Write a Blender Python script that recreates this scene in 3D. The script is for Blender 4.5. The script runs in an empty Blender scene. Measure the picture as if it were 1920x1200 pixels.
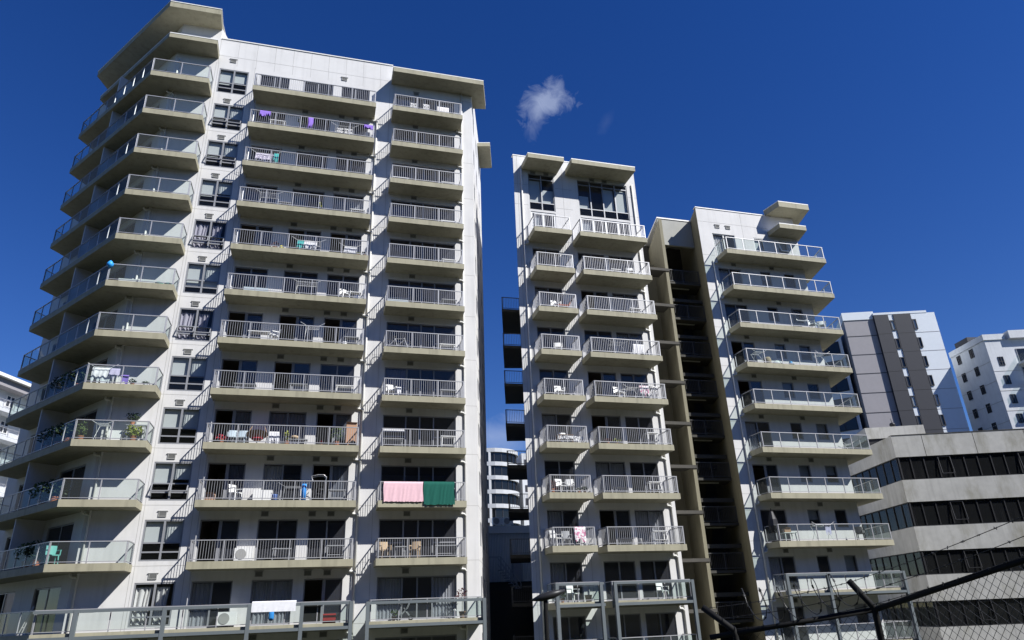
import bpy, math, random
from mathutils import Vector, Matrix
R = math.radians
rnd = random.Random(7)
S = bpy.context.scene
COL = S.collection

# ------------------------------------------------------------------ camera, sky, sun, exposure
cam_data = bpy.data.cameras.new('camera')
cam = bpy.data.objects.new('camera', cam_data); COL.objects.link(cam)
A1, PITCH, ROLL = R(74.18), R(23.127), R(-2.2837)
def az_to_world(v):
    s, c = math.sin(A1), math.cos(A1)
    return Vector((v[0]*s + v[1]*c, -v[0]*c + v[1]*s, v[2]))
fw = Vector((0, math.cos(PITCH), math.sin(PITCH))); rt = Vector((1, 0, 0)); up = Vector((0, -math.sin(PITCH), math.cos(PITCH)))
r2 = math.cos(ROLL)*rt + math.sin(ROLL)*up; u2 = -math.sin(ROLL)*rt + math.cos(ROLL)*up
mx = Matrix([az_to_world(r2), az_to_world(u2), -az_to_world(fw)]).transposed()
cam.matrix_world = mx.to_4x4()
cam_data.sensor_width = 36; cam_data.lens = 24.394
cam_data.clip_start = 0.05; cam_data.clip_end = 3000
S.camera = cam

SUN = Vector((1.22, -1.25, 1.62)).normalized()
world = bpy.data.worlds.new('World'); S.world = world; world.use_nodes = True
nt = world.node_tree; nt.nodes.clear()
def N(tree, typ, **kw):
    n = tree.nodes.new(typ)
    for k, v in kw.items(): setattr(n, k, v)
    return n
sky = N(nt, 'ShaderNodeTexSky', sky_type='NISHITA', sun_disc=False)
sky.sun_elevation = math.asin(SUN.z); sky.sun_rotation = math.atan2(SUN.x, SUN.y)
sky.altitude = 500; sky.air_density = 1.0; sky.dust_density = 0.0; sky.ozone_density = 4.0
hsv = nt.nodes.new('ShaderNodeHueSaturation'); hsv.inputs['Saturation'].default_value = 1.3; hsv.inputs['Hue'].default_value = .520; nt.links.new(sky.outputs['Color'], hsv.inputs['Color'])
bg = N(nt, 'ShaderNodeBackground'); bg.inputs['Strength'].default_value = 0.076
out = N(nt, 'ShaderNodeOutputWorld')
tc = N(nt, 'ShaderNodeTexCoord')
def cloud(prev, d, e, size, amp, scale, thr, seed):
    """a wisp of thin cloud in the sky around direction d, long axis near e"""
    d = Vector(d).normalized(); e = Vector(e); e = (e - d*e.dot(d)).normalized(); f = d.cross(e)
    def dot(v):
        n = N(nt, 'ShaderNodeVectorMath', operation='DOT_PRODUCT'); nt.links.new(tc.outputs['Generated'], n.inputs[0]); n.inputs[1].default_value = v; return n.outputs['Value']
    def m(op, a, b=None):
        n = N(nt, 'ShaderNodeMath', operation=op)
        for i, q in enumerate((a, b)):
            if q is None: continue
            if isinstance(q, (int, float)): n.inputs[i].default_value = q
            else: nt.links.new(q, n.inputs[i])
        return n.outputs[0]
    nz0 = N(nt, 'ShaderNodeTexNoise'); nz0.inputs['Scale'].default_value = scale; nz0.inputs['Detail'].default_value = 7; nz0.inputs['Roughness'].default_value = .62; nz0.inputs['Distortion'].default_value = .9
    ad = N(nt, 'ShaderNodeVectorMath', operation='ADD'); nt.links.new(tc.outputs['Generated'], ad.inputs[0]); ad.inputs[1].default_value = (seed, seed*.7, 0); nt.links.new(ad.outputs[0], nz0.inputs['Vector'])
    a = m('DIVIDE', dot(e), size[0]); b = m('DIVIDE', dot(f), size[1])
    r = m('SQRT', m('ADD', m('MULTIPLY', a, a), m('MULTIPLY', b, b)))
    fall = m('SUBTRACT', 1.0, r)
    val = m('ADD', m('MULTIPLY', fall, .55), m('SUBTRACT', nz0.outputs['Fac'], thr))
    front = m('GREATER_THAN', dot(d), .5)
    mask = m('MULTIPLY', m('MULTIPLY', val, amp), front)
    cl = N(nt, 'ShaderNodeClamp'); cl.inputs['Max'].default_value = .48; nt.links.new(mask, cl.inputs['Value'])
    mix = N(nt, 'ShaderNodeMix', data_type='RGBA'); nt.links.new(cl.outputs[0], mix.inputs['Factor']); nt.links.new(prev, mix.inputs['A']); mix.inputs['B'].default_value = (5.2, 6.0, 8.0, 1)
    return mix.outputs['Result']
sky_col = cloud(hsv.outputs['Color'], (.2642, .7141, .6483), (.12, -.05, .08), (.050, .032), 1.15, 34, .56, 4.3)
sky_col = cloud(sky_col, (.255, .728, .636), (.03, .0, .1), (.035, .014), .4, 40, .52, 5.7)
sky_col = cloud(sky_col, (.345, .705, .618), (.05, .0, .1), (.02, .008), .06, 30, .45, 1.2)
sky_col = cloud(sky_col, (.237, .945, .235), (1, 0, .1), (.10, .035), .9, 14, .52, 8.8)
nt.links.new(sky_col, bg.inputs['Color']); nt.links.new(bg.outputs[0], out.inputs['Surface'])

sun_data = bpy.data.lights.new('sun', 'SUN'); sun_data.energy = 5.0; sun_data.angle = R(0.5); sun_data.color = (1.0, .985, .955)
sun = bpy.data.objects.new('sun', sun_data); COL.objects.link(sun)
sun.rotation_euler = SUN.to_track_quat('Z', 'Y').to_euler()
S.view_settings.view_transform = 'Standard'; S.view_settings.look = 'None'
S.view_settings.exposure = 0.5; S.view_settings.gamma = 1.0
try: S.view_settings.use_curve_mapping = False
except Exception: pass

# ------------------------------------------------------------------ materials
MATS = {}
def mat(name, col, rough=.6, metal=0.0, noise=0.0, scale=1.5, streak=0.0, stain=None, bump=0.0, spec=.4):
    """plain surface with optional cloudy variation, vertical rain streaks and stains"""
    if name in MATS: return MATS[name]
    m = bpy.data.materials.new(name); m.use_nodes = True; t = m.node_tree
    b = t.nodes['Principled BSDF']; b.inputs['Roughness'].default_value = rough; b.inputs['Metallic'].default_value = metal
    b.inputs['Specular IOR Level'].default_value = spec
    b.inputs['Base Color'].default_value = (*col, 1)
    if noise or streak or stain:
        co = N(t, 'ShaderNodeTexCoord'); oi = N(t, 'ShaderNodeObjectInfo')
        mm = N(t, 'ShaderNodeMath', operation='MULTIPLY'); mm.inputs[1].default_value = 37; t.links.new(oi.outputs['Random'], mm.inputs[0])
        add = N(t, 'ShaderNodeVectorMath', operation='ADD'); t.links.new(co.outputs['Object'], add.inputs[0]); t.links.new(mm.outputs[0], add.inputs[1])
        nz = N(t, 'ShaderNodeTexNoise'); nz.inputs['Scale'].default_value = scale; nz.inputs['Detail'].default_value = 6; nz.inputs['Roughness'].default_value = .65
        t.links.new(add.outputs[0], nz.inputs['Vector'])
        rmp = N(t, 'ShaderNodeMapRange'); rmp.inputs['From Min'].default_value = .3; rmp.inputs['From Max'].default_value = .7
        rmp.inputs['To Min'].default_value = 1 - noise; rmp.inputs['To Max'].default_value = 1 + noise*.5
        t.links.new(nz.outputs['Fac'], rmp.inputs['Value']); fac = rmp.outputs[0]
        if streak:
            mp = N(t, 'ShaderNodeMapping'); mp.inputs['Scale'].default_value = (2.4, 2.4, .12); t.links.new(add.outputs[0], mp.inputs['Vector'])
            n2 = N(t, 'ShaderNodeTexNoise'); n2.inputs['Scale'].default_value = 1.6; n2.inputs['Detail'].default_value = 5; t.links.new(mp.outputs[0], n2.inputs['Vector'])
            r3 = N(t, 'ShaderNodeMapRange'); r3.inputs['From Min'].default_value = .5; r3.inputs['From Max'].default_value = .75; r3.inputs['To Min'].default_value = 1; r3.inputs['To Max'].default_value = 1 - streak
            t.links.new(n2.outputs['Fac'], r3.inputs['Value'])
            mu = N(t, 'ShaderNodeMath', operation='MULTIPLY'); t.links.new(fac, mu.inputs[0]); t.links.new(r3.outputs[0], mu.inputs[1]); fac = mu.outputs[0]
        sc = N(t, 'ShaderNodeVectorMath', operation='SCALE'); sc.inputs[0].default_value = col; t.links.new(fac, sc.inputs['Scale'])
        last = sc.outputs[0]
        if stain:
            n4 = N(t, 'ShaderNodeTexNoise'); n4.inputs['Scale'].default_value = .55; n4.inputs['Detail'].default_value = 9; n4.inputs['Roughness'].default_value = .7
            mp2 = N(t, 'ShaderNodeMapping'); mp2.inputs['Scale'].default_value = (1.2, 1.2, .45); t.links.new(add.outputs[0], mp2.inputs['Vector']); t.links.new(mp2.outputs[0], n4.inputs['Vector'])
            r5 = N(t, 'ShaderNodeMapRange'); r5.inputs['From Min'].default_value = .5; r5.inputs['From Max'].default_value = .72; r5.inputs['To Max'].default_value = .8
            t.links.new(n4.outputs['Fac'], r5.inputs['Value'])
            mx_ = N(t, 'ShaderNodeMix', data_type='RGBA'); t.links.new(r5.outputs[0], mx_.inputs['Factor']); t.links.new(last, mx_.inputs['A']); mx_.inputs['B'].default_value = (*stain, 1); last = mx_.outputs['Result']
        t.links.new(last, b.inputs['Base Color'])
        if bump:
            bp = N(t, 'ShaderNodeBump'); bp.inputs['Strength'].default_value = bump; t.links.new(nz.outputs['Fac'], bp.inputs['Height']); t.links.new(bp.outputs[0], b.inputs['Normal'])
    MATS[name] = m; return m

def glass_mat(name, tint, diffuse_mix, ior=1.5, rough=.02, diffuse_col=(.5, .55, .53), wavy=0.0, graze=.8):
    if name in MATS: return MATS[name]
    m = bpy.data.materials.new(name); m.use_nodes = True; t = m.node_tree; t.nodes.clear()
    o = N(t, 'ShaderNodeOutputMaterial'); tr = N(t, 'ShaderNodeBsdfTransparent'); tr.inputs['Color'].default_value = (*tint, 1)
    df = N(t, 'ShaderNodeBsdfDiffuse'); df.inputs['Color'].default_value = (*diffuse_col, 1)
    gl = N(t, 'ShaderNodeBsdfGlossy'); gl.inputs['Roughness'].default_value = rough
    f0 = ((ior-1)/(ior+1))**2                      # Schlick reflectance, the same from both sides of the pane
    lw = N(t, 'ShaderNodeLayerWeight'); lw.inputs['Blend'].default_value = .5
    pw_ = N(t, 'ShaderNodeMath', operation='POWER'); pw_.inputs[1].default_value = 5.0; t.links.new(lw.outputs['Facing'], pw_.inputs[0])
    fr = N(t, 'ShaderNodeMath', operation='MULTIPLY_ADD'); fr.inputs[1].default_value = (1-f0)*graze; fr.inputs[2].default_value = f0; t.links.new(pw_.outputs[0], fr.inputs[0])
    m1 = N(t, 'ShaderNodeMixShader'); m1.inputs[0].default_value = diffuse_mix; t.links.new(tr.outputs[0], m1.inputs[1]); t.links.new(df.outputs[0], m1.inputs[2])
    m2 = N(t, 'ShaderNodeMixShader'); t.links.new(fr.outputs[0], m2.inputs[0]); t.links.new(m1.outputs[0], m2.inputs[1]); t.links.new(gl.outputs[0], m2.inputs[2])
    if wavy:
        co = N(t, 'ShaderNodeTexCoord'); nz = N(t, 'ShaderNodeTexNoise'); nz.inputs['Scale'].default_value = .9; t.links.new(co.outputs['Object'], nz.inputs['Vector'])
        bp = N(t, 'ShaderNodeBump'); bp.inputs['Strength'].default_value = wavy; t.links.new(nz.outputs['Fac'], bp.inputs['Height']); t.links.new(bp.outputs[0], gl.inputs['Normal'])
    t.links.new(m2.outputs[0], o.inputs['Surface']); MATS[name] = m; return m

WHITE = mat('white painted concrete', (.62, .61, .595), .75, noise=.07, scale=.8, streak=.10, stain=None)
JOINT = mat('panel joint', (.40, .39, .37), .8)
BEIGE = mat('beige painted slab', (.345, .322, .23), .75, noise=.12, scale=1.1, streak=.24)
CAP = mat('pale roof flashing', (.78, .77, .73), .5)
RAIL = mat('silver railing', (.42, .42, .43), .45, .35)
DRAIL = mat('dark and shade toned railing', (.10, .10, .10), .6)  # dark on the stairs; on side balconies the shade is in the colour
FRAME = mat('grey aluminium frame', (.27, .275, .29), .5, .2)
WFRAME = mat('white aluminium frame', (.72, .72, .71), .5)
GLASS = glass_mat('window glass', (.80, .83, .84), .01, 1.45, wavy=.05)
DGLASS = glass_mat('dark door glass', (.58, .61, .65), .075, 1.5, diffuse_col=(.34, .36, .43), wavy=.05)  # bluish diffuse share makes the door panes less black
TILE = mat('dark balcony floor tile', (.055, .052, .05), .8, noise=.15, scale=2)
BGLASS = glass_mat('dusty balustrade glass', (.80, .865, .845), .05, 1.35, graze=.45)
OGLASS = glass_mat('black office glass', (.10, .10, .105), .05, 1.5, diffuse_col=(.22, .23, .24), wavy=.08)  # grey diffuse share keeps office panes off full black
TINTED = glass_mat('tinted far window glass', (.08, .09, .11), .02, 1.6)
INSIDE = mat('plaster room', (.42, .40, .37), .9)
CARPET = mat('room floor', (.20, .17, .14), .9)
CURT = mat('pale curtain', (.74, .71, .68), .9, noise=.08, scale=3)
LCURT = mat('lilac grey curtain', (.50, .46, .52), .9, noise=.08, scale=3)
BLIND = mat('roller blind', (.62, .63, .61), .9)
VENT = mat('vent grille', (.30, .30, .29), .7)
VENTD = mat('dark louvre', (.06, .06, .06), .8)
PIPE = mat('white downpipe', (.66, .65, .61), .5, noise=.05)
STEEL = mat('blue grey steel', (.135, .155, .165), .5, .1, noise=.08, scale=2)
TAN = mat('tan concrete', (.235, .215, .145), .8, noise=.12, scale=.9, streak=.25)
TANG = mat('grey tan concrete panel', (.36, .36, .33), .8, noise=.1, scale=1)
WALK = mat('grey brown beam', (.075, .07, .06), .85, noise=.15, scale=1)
DTAN = mat('dark and shade toned concrete', (.065, .062, .053), .85, noise=.15, scale=1)  # concrete darkened in colour for shaded stairs, gap wall and side balconies
OFFC = mat('weathered concrete', (.43, .425, .40), .85, noise=.16, scale=1.0, streak=.16, stain=(.20, .19, .14), bump=.15)
BLACK = mat('black aluminium', (.012, .012, .014), .5)
CHAR = mat('charcoal cladding', (.024, .026, .036), .65, noise=.05)
GREYC = mat('warm grey cladding', (.30, .285, .295), .7, noise=.05)
COOLW = mat('cool white cladding', (.66, .70, .735), .7, noise=.03)
FARW = mat('far white paint', (.60, .615, .63), .75, noise=.08, streak=.1)
GBW = mat('pale grey rendered band', (.50, .51, .52), .75, noise=.08)
CORR = mat('corrugated steel sheet', (.62, .63, .62), .6, .0)
ROOF = mat('roof membrane', (.25, .25, .25), .9)
ASPH = mat('asphalt and grass', (.036, .042, .022), .95, noise=.4, scale=.25)
FENCE = mat('silhouette dark pipe', (.012, .012, .012), .7, spec=.15)  # silhouette of fence and street lamp put into the colour
WIRE = mat('dark wire', (.02, .02, .02), .5)
WPLAS = mat('white plastic', (.74, .74, .72), .45)
BPLAS = mat('black plastic', (.02, .02, .022), .45)
LEAF = mat('leaf green', (.075, .12, .03), .7, noise=.3, scale=6)
DLEAF = mat('dark leaf', (.022, .045, .018), .7, noise=.3, scale=6)
YLEAF = mat('yellow green leaf', (.25, .28, .03), .7, noise=.3, scale=6)
RLEAF = mat('red flower', (.48, .025, .05), .7)
MLEAF = mat('dark red leaf', (.09, .02, .02), .7)
TERRA = mat('terracotta', (.38, .15, .08), .8)
CARD = mat('cardboard', (.46, .27, .17), .85, noise=.06, scale=3)
WICK = mat('wicker', (.34, .22, .13), .8)
TUBE = mat('unlit fluorescent tube casing', (.42, .42, .40), .6)
def cloth(name, col, pattern=None):
    m = mat(name, col, .9, noise=.08, scale=7, spec=.1); return m

# ------------------------------------------------------------------ mesh helpers
class MB:
    def __init__(s): s.v = []; s.f = []; s.m = []
    def face(s, pts, mi=0):
        i = len(s.v); s.v += [tuple(p) for p in pts]; s.f.append(tuple(range(i, i+len(pts)))); s.m.append(mi)
    def hexa(s, c, mi=0):
        i = len(s.v); s.v += [tuple(p) for p in c]
        for q in ((3,2,1,0),(4,5,6,7),(0,1,5,4),(1,2,6,5),(2,3,7,6),(3,0,4,7)): s.f.append(tuple(i+k for k in q)); s.m.append(mi)
    def box(s, x0, x1, y0, y1, z0, z1, mi=0):
        s.hexa([(x0,y0,z0),(x1,y0,z0),(x1,y1,z0),(x0,y1,z0),(x0,y0,z1),(x1,y0,z1),(x1,y1,z1),(x0,y1,z1)], mi)
    def bar(s, p, q, w, h=None, mi=0, side=None):
        p = Vector(p); q = Vector(q); h = h or w; d = (q-p).normalized()
        ref = Vector(side) if side else (Vector((0,0,1)) if abs(d.z) < .95 else Vector((1,0,0)))
        a = d.cross(ref).normalized(); b = a.cross(d).normalized(); a = a*w/2; b = b*h/2
        s.hexa([p-a-b, p+a-b, p+a+b, p-a+b, q-a-b, q+a-b, q+a+b, q-a+b], mi)
    def post(s, x, y, z0, z1, w, dx=1, dy=0, mi=0):
        l = math.hypot(dx, dy); dx, dy = dx/l*w/2, dy/l*w/2
        i = len(s.v)
        for z in (z0, z1):
            for a, b in ((-1,-1),(1,-1),(1,1),(-1,1)): s.v.append((x+dx*a-dy*b, y+dy*a+dx*b, z))
        for k in range(4): s.f.append((i+k, i+(k+1)%4, i+4+(k+1)%4, i+4+k)); s.m.append(mi)
    def prism(s, poly, z0, z1, mi=0, top=None, bot=None):
        n = len(poly); i = len(s.v)
        s.v += [(x,y,z0) for x,y in poly] + [(x,y,z1) for x,y in poly]
        for k in range(n): s.f.append((i+k, i+(k+1)%n, i+n+(k+1)%n, i+n+k)); s.m.append(mi)
        s.f.append(tuple(i+n+k for k in range(n))); s.m.append(mi if top is None else top)
        s.f.append(tuple(i+k for k in reversed(range(n)))); s.m.append(mi if bot is None else bot)
    def tube(s, pts, r, n=6, mi=0, caps=True):
        pts = [Vector(p) for p in pts]; i0 = len(s.v); prev = None
        for k, p in enumerate(pts):
            d = (pts[min(k+1, len(pts)-1)] - pts[max(k-1, 0)]).normalized()
            a = d.cross(Vector((0,0,1)) if abs(d.z) < .9 else Vector((1,0,0))).normalized()
            if prev is not None:
                a2 = prev - d*prev.dot(d)
                if a2.length > 1e-4: a = a2.normalized()
            prev = a; b = d.cross(a)
            rr = r[k] if isinstance(r, (list, tuple)) else r
            for j in range(n):
                t = 2*math.pi*j/n; s.v.append(tuple(p + (a*math.cos(t) + b*math.sin(t))*rr))
        for k in range(len(pts)-1):
            for j in range(n):
                s.f.append((i0+k*n+j, i0+k*n+(j+1)%n, i0+(k+1)*n+(j+1)%n, i0+(k+1)*n+j)); s.m.append(mi)
        if caps:
            s.f.append(tuple(i0+j for j in reversed(range(n)))); s.m.append(mi)
            e = i0+(len(pts)-1)*n; s.f.append(tuple(e+j for j in range(n))); s.m.append(mi)
    def lathe(s, prof, c=(0,0,0), n=12, mi=0):
        i0 = len(s.v)
        for r, z in prof:
            for j in range(n):
                t = 2*math.pi*j/n; s.v.append((c[0]+r*math.cos(t), c[1]+r*math.sin(t), c[2]+z))
        for k in range(len(prof)-1):
            for j in range(n): s.f.append((i0+k*n+j, i0+k*n+(j+1)%n, i0+(k+1)*n+(j+1)%n, i0+(k+1)*n+j)); s.m.append(mi)
        s.f.append(tuple(i0+j for j in reversed(range(n)))); s.m.append(mi)
        e = i0+(len(prof)-1)*n; s.f.append(tuple(e+j for j in range(n))); s.m.append(mi)
    def grid(s, fn, nu, nv, mi=0):
        i0 = len(s.v)
        for a in range(nu+1):
            for b in range(nv+1): s.v.append(tuple(fn(a/nu, b/nv)))
        for a in range(nu):
            for b in range(nv):
                k = i0 + a*(nv+1)+b; s.f.append((k, k+nv+1, k+nv+2, k+1)); s.m.append(mi)
    def mesh(s, name, mats, smooth=False):
        me = bpy.data.meshes.new(name); me.from_pydata(s.v, [], s.f)
        if not isinstance(mats, (list, tuple)): mats = [mats]
        for m in mats: me.materials.append(m)
        me.polygons.foreach_set('material_index', s.m)
        if smooth: me.polygons.foreach_set('use_smooth', [True]*len(s.f))
        me.update(); return me

WL = {}                                    # world place of each object's origin
def link(name, me, parent=None, at=(0,0,0), rz=0, label=None, cat=None, group=None, kind=None):
    o = bpy.data.objects.new(name, me); COL.objects.link(o)
    at = Vector(at); WL[o.name] = at
    if parent is not None:
        o.parent = parent; o.location = at - WL[parent.name]
    else: o.location = at
    o.rotation_euler = (0, 0, rz)
    if label: o['label'] = label
    if cat: o['category'] = cat
    if group: o['group'] = group
    if kind: o['kind'] = kind
    return o
def thing(name, at, label, cat, group=None, rz=0): return link(name, None, None, at, rz, label, cat, group)
def part(name, mb, mats, parent, at=(0,0,0), smooth=False, **kw): return link(name, mb.mesh(name, mats, smooth), parent, at, **kw)

class PL:                                   # an upright plane: u along it, d outwards, z up
    def __init__(s, p, d):
        s.p = Vector((p[0], p[1], 0)); s.d = Vector((d[0], d[1], 0)).normalized(); s.n = Vector((s.d.y, -s.d.x, 0))
    def at(s, u, d, z): return s.p + s.d*u + s.n*d + Vector((0,0,z))
    def xy(s, u, d): q = s.at(u, d, 0); return (q.x, q.y)
    def box(s, mb, u0, u1, d0, d1, z0, z1, mi=0):
        mb.hexa([s.at(u0,d1,z0), s.at(u1,d1,z0), s.at(u1,d0,z0), s.at(u0,d0,z0), s.at(u0,d1,z1), s.at(u1,d1,z1), s.at(u1,d0,z1), s.at(u0,d0,z1)], mi)
    def wall(s, mb, u0, u1, z0, z1, holes=(), depth=.16, mi=0, rmi=None):
        """wall face with real openings and reveals"""
        us = sorted({u0, u1, *[min(max(h[k], u0), u1) for h in holes for k in (0, 1)]}); zs = sorted({z0, z1, *[min(max(h[k], z0), z1) for h in holes for k in (2, 3)]})
        def inhole(u, z): return any(h[0] < u < h[1] and h[2] < z < h[3] for h in holes)
        for a, b in zip(us, us[1:]):
            run = None
            for c, d in zip(zs, zs[1:]):
                if inhole((a+b)/2, (c+d)/2):
                    if run is not None: mb.face([s.at(a,0,run), s.at(b,0,run), s.at(b,0,c), s.at(a,0,c)], mi); run = None
                elif run is None: run = c
            if run is not None: mb.face([s.at(a,0,run), s.at(b,0,run), s.at(b,0,z1), s.at(a,0,z1)], mi)
        r = mi if rmi is None else rmi
        for (a, b, c, d) in holes:
            mb.face([s.at(a,0,c), s.at(a,0,d), s.at(a,-depth,d), s.at(a,-depth,c)], r)
            mb.face([s.at(b,0,c), s.at(b,-depth,c), s.at(b,-depth,d), s.at(b,0,d)], r)
            mb.face([s.at(a,0,d), s.at(b,0,d), s.at(b,-depth,d), s.at(a,-depth,d)], r)
            mb.face([s.at(a,0,c), s.at(a,-depth,c), s.at(b,-depth,c), s.at(b,0,c)], r)
    def frame(s, mb, u0, u1, z0, z1, cols=(), rows=(), d=-.10, w=.05, t=.06, mi=0, outer=True):
        d0, d1 = d - t/2, d + t/2
        if outer:
            s.box(mb, u0, u0+w, d0, d1, z0, z1, mi); s.box(mb, u1-w, u1, d0, d1, z0, z1, mi)
            s.box(mb, u0+w, u1-w, d0, d1, z0, z0+w, mi); s.box(mb, u0+w, u1-w, d0, d1, z1-w, z1, mi)
        for c in cols: s.box(mb, c-w*.65, c+w*.65, d0-.004, d1+.004, z0+w, z1-w, mi)
        for r in rows:
            a, b, zz = r if isinstance(r, tuple) else (u0+w, u1-w, r)
            s.box(mb, a, b, d0+.004, d1-.004, zz-w*.5, zz+w*.5, mi)
    def sheet(s, mb, u0, u1, d, z0, z1, mi=0): mb.face([s.at(u0,d,z0), s.at(u1,d,z0), s.at(u1,d,z1), s.at(u0,d,z1)], mi)
    def curtain(s, mb, u0, u1, d, z0, z1, mi=0, amp=.035, wl=.16, gather=0):
        n = max(6, int((u1-u0)/.035))
        def fn(a, b):
            u = u0 + (u1-u0)*a
            if gather: u = u0 + (u-u0)*(1 - gather*math.sin(b*math.pi))
            return s.at(u, d + amp*math.sin(2*math.pi*(u1-u0)*a/wl + 1.3*math.sin(a*9)), z0+(z1-z0)*b)
        mb.grid(fn, n, 6 if gather else 1, mi)

def segs(path):
    for p, q in zip(path, path[1:]):
        L = math.hypot(q[0]-p[0], q[1]-p[1]); yield p, q, L, ((q[0]-p[0])/L, (q[1]-p[1])/L)
def rail_bars(path, h=.97, z0=0.0, gap=.118, pw=.045, bw=.016, span=1.5):
    mb = MB()
    for p, q, L, d in segs(path):
        mb.bar((p[0],p[1],z0+h-.02), (q[0],q[1],z0+h-.02), .055, .04)
        mb.bar((p[0],p[1],z0+.09), (q[0],q[1],z0+.09), .035, .035)
        n = max(1, round(L/span))
        for k in range(n+1):
            t = min(max(L*k/n, .03), L-.03); mb.post(p[0]+d[0]*t, p[1]+d[1]*t, z0, z0+h-.04, pw, *d)
        m = max(1, int(L/gap))
        for k in range(1, m):
            t = L*k/m
            mb.post(p[0]+d[0]*t, p[1]+d[1]*t, z0+.09, z0+h-.03, bw, *d)
    return mb
def rail_glass(path, h=.97, z0=0.0, span=1.1, pw=.045, spans=None, cols=None):
    mb = MB(); gl = MB()
    for i, (p, q, L, d) in enumerate(segs(path)):
        mb.bar((p[0],p[1],z0+h-.02), (q[0],q[1],z0+h-.02), .055, .04)
        mb.bar((p[0],p[1],z0+.08), (q[0],q[1],z0+.08), .04, .03)
        n = spans[i] if spans else max(1, round(L/span))
        for k in range(n+1):
            t = min(max(L*k/n, .03), L-.03); mb.post(p[0]+d[0]*t, p[1]+d[1]*t, z0, z0+h-.04, pw, *d)
        for k in range(n):
            a, b = L*k/n+.045, L*(k+1)/n-.045
            P = lambda t, z: (p[0]+d[0]*t, p[1]+d[1]*t, z0+z)
            gl.face([P(a,.1), P(b,.1), P(b,h-.05), P(a,h-.05)])
    return mb, gl

# ------------------------------------------------------------------ ground
FLOORH = 2.802; BASE = -7.0
def ground_z(x, y):
    d = y if y > 0 else 0
    t = min(max((d - 9)/12, 0), 1); t = t*t*(3-2*t)
    added_hill = 0.0
    if y < -10: h = min((-10-y)/45, 1); added_hill = 40*h*h*(3-2*h)      # unseen slope added behind the camera to cut sky fill
    return added_hill - 1.75 + (.30*x if abs(x) < 6 else .30*6*(1 if x > 0 else -1))*(1-t)*.25 + t*(BASE + 1.75)
g = MB()
xs = [-900,-300,-120,-60,-30,-15,-8,-4,-2,0,2,4,6,8,12,16,22,30,45,70,120,300,900]; ys = [-900,-300,-140,-100,-75,-60,-50,-40,-30,-22,-15,-10,-6,-2,0,2,4,6,8,9,10,11,12,13,14,15,16,17,18,19,20,21,25,35,60,100,200,400,900]
i0 = 0
for x in xs:
    for y in ys: g.v.append((x, y, ground_z(x, y)))
for a in range(len(xs)-1):
    for b in range(len(ys)-1):
        k = a*len(ys)+b; g.f.append((k, k+len(ys), k+len(ys)+1, k+1)); g.m.append(0)
link('ground', g.mesh('ground', ASPH), kind='structure')

SV = Vector((.285, .958, 0)).normalized()    # splayed right-hand side walls
SP = Vector((-.616, .788, 0)).normalized()   # splayed left wing

# ------------------------------------------------------------------ shared builders for openings
def door_meshes(pl, u0, u1, kind, key, FM=FRAME, head=2.05):
    """frame, pane and curtain meshes at floor height 0"""
    fr = MB(); gl = MB(); D = -.09
    mid = (u0+u1)/2
    if kind == 'slide':
        pl.frame(fr, u0, u1, .02, head, cols=(mid,), d=D, w=.06)
        pl.sheet(gl, u0+.05, mid, D-.02, .07, head-.05); pl.sheet(gl, mid, u1-.05, D+.012, .07, head-.05)
        cur = [(u0, mid), (mid, u1)]
    elif kind == 'open':
        pl.frame(fr, u0, u1, .02, head, cols=(mid, mid+.07), d=D, w=.06)
        pl.sheet(gl, mid, u1-.05, D+.012, .07, head-.05); pl.sheet(gl, mid+.03, u1-.09, D-.025, .07, head-.05)
        cur = [(mid, u1)]
    elif kind == 'four':
        w = u1-u0; c1, c2, c3 = u0+w*.31, u0+w*.50, u0+w*.69
        pl.frame(fr, u0, u1, .02, head, cols=(c1, c2, c3), rows=((u0+.05, c1, .86), (c3, u1-.05, .86)), d=D, w=.06)
        for a, b in ((u0, c1), (c1, c2), (c2, c3), (c3, u1)): pl.sheet(gl, a+.03, b-.03, D, .07, head-.05)
        cur = [(u0, c1), (c3, u1)]
    return fr, gl, cur
MESHES = {}
def shared(key, fn):
    if key not in MESHES: MESHES[key] = fn()
    return MESHES[key]
def add_door(root, pl, u0, u1, zf, kind, key, curtain=None, FM=FRAME, GM=DGLASS, head=2.05, name='sliding_door'):
    def mk():
        f_, g_, c_ = door_meshes(pl, u0, u1, kind, key, FM, head)
        return f_.mesh('door_frame', FM), g_.mesh('pane', GM), c_
    f_, g_, c_ = shared(('door', key, kind), mk)
    d = link(name, f_, root, (0,0,zf)); link('pane', g_, d, (0,0,zf))
    if curtain:
        def mkc():
            mb = MB()
            for (a, b) in (c_ if curtain[0] == 'all' else [c_[min(curtain[0], len(c_)-1)]]): pl.curtain(mb, a+.04, b-.03, -.26, .05, head-.08)
            return mb.mesh('curtain', curtain[1])
        link('curtain', shared(('cur', key, kind, curtain[0], curtain[1].name), mkc), d, (0,0,zf))
    return d

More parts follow.
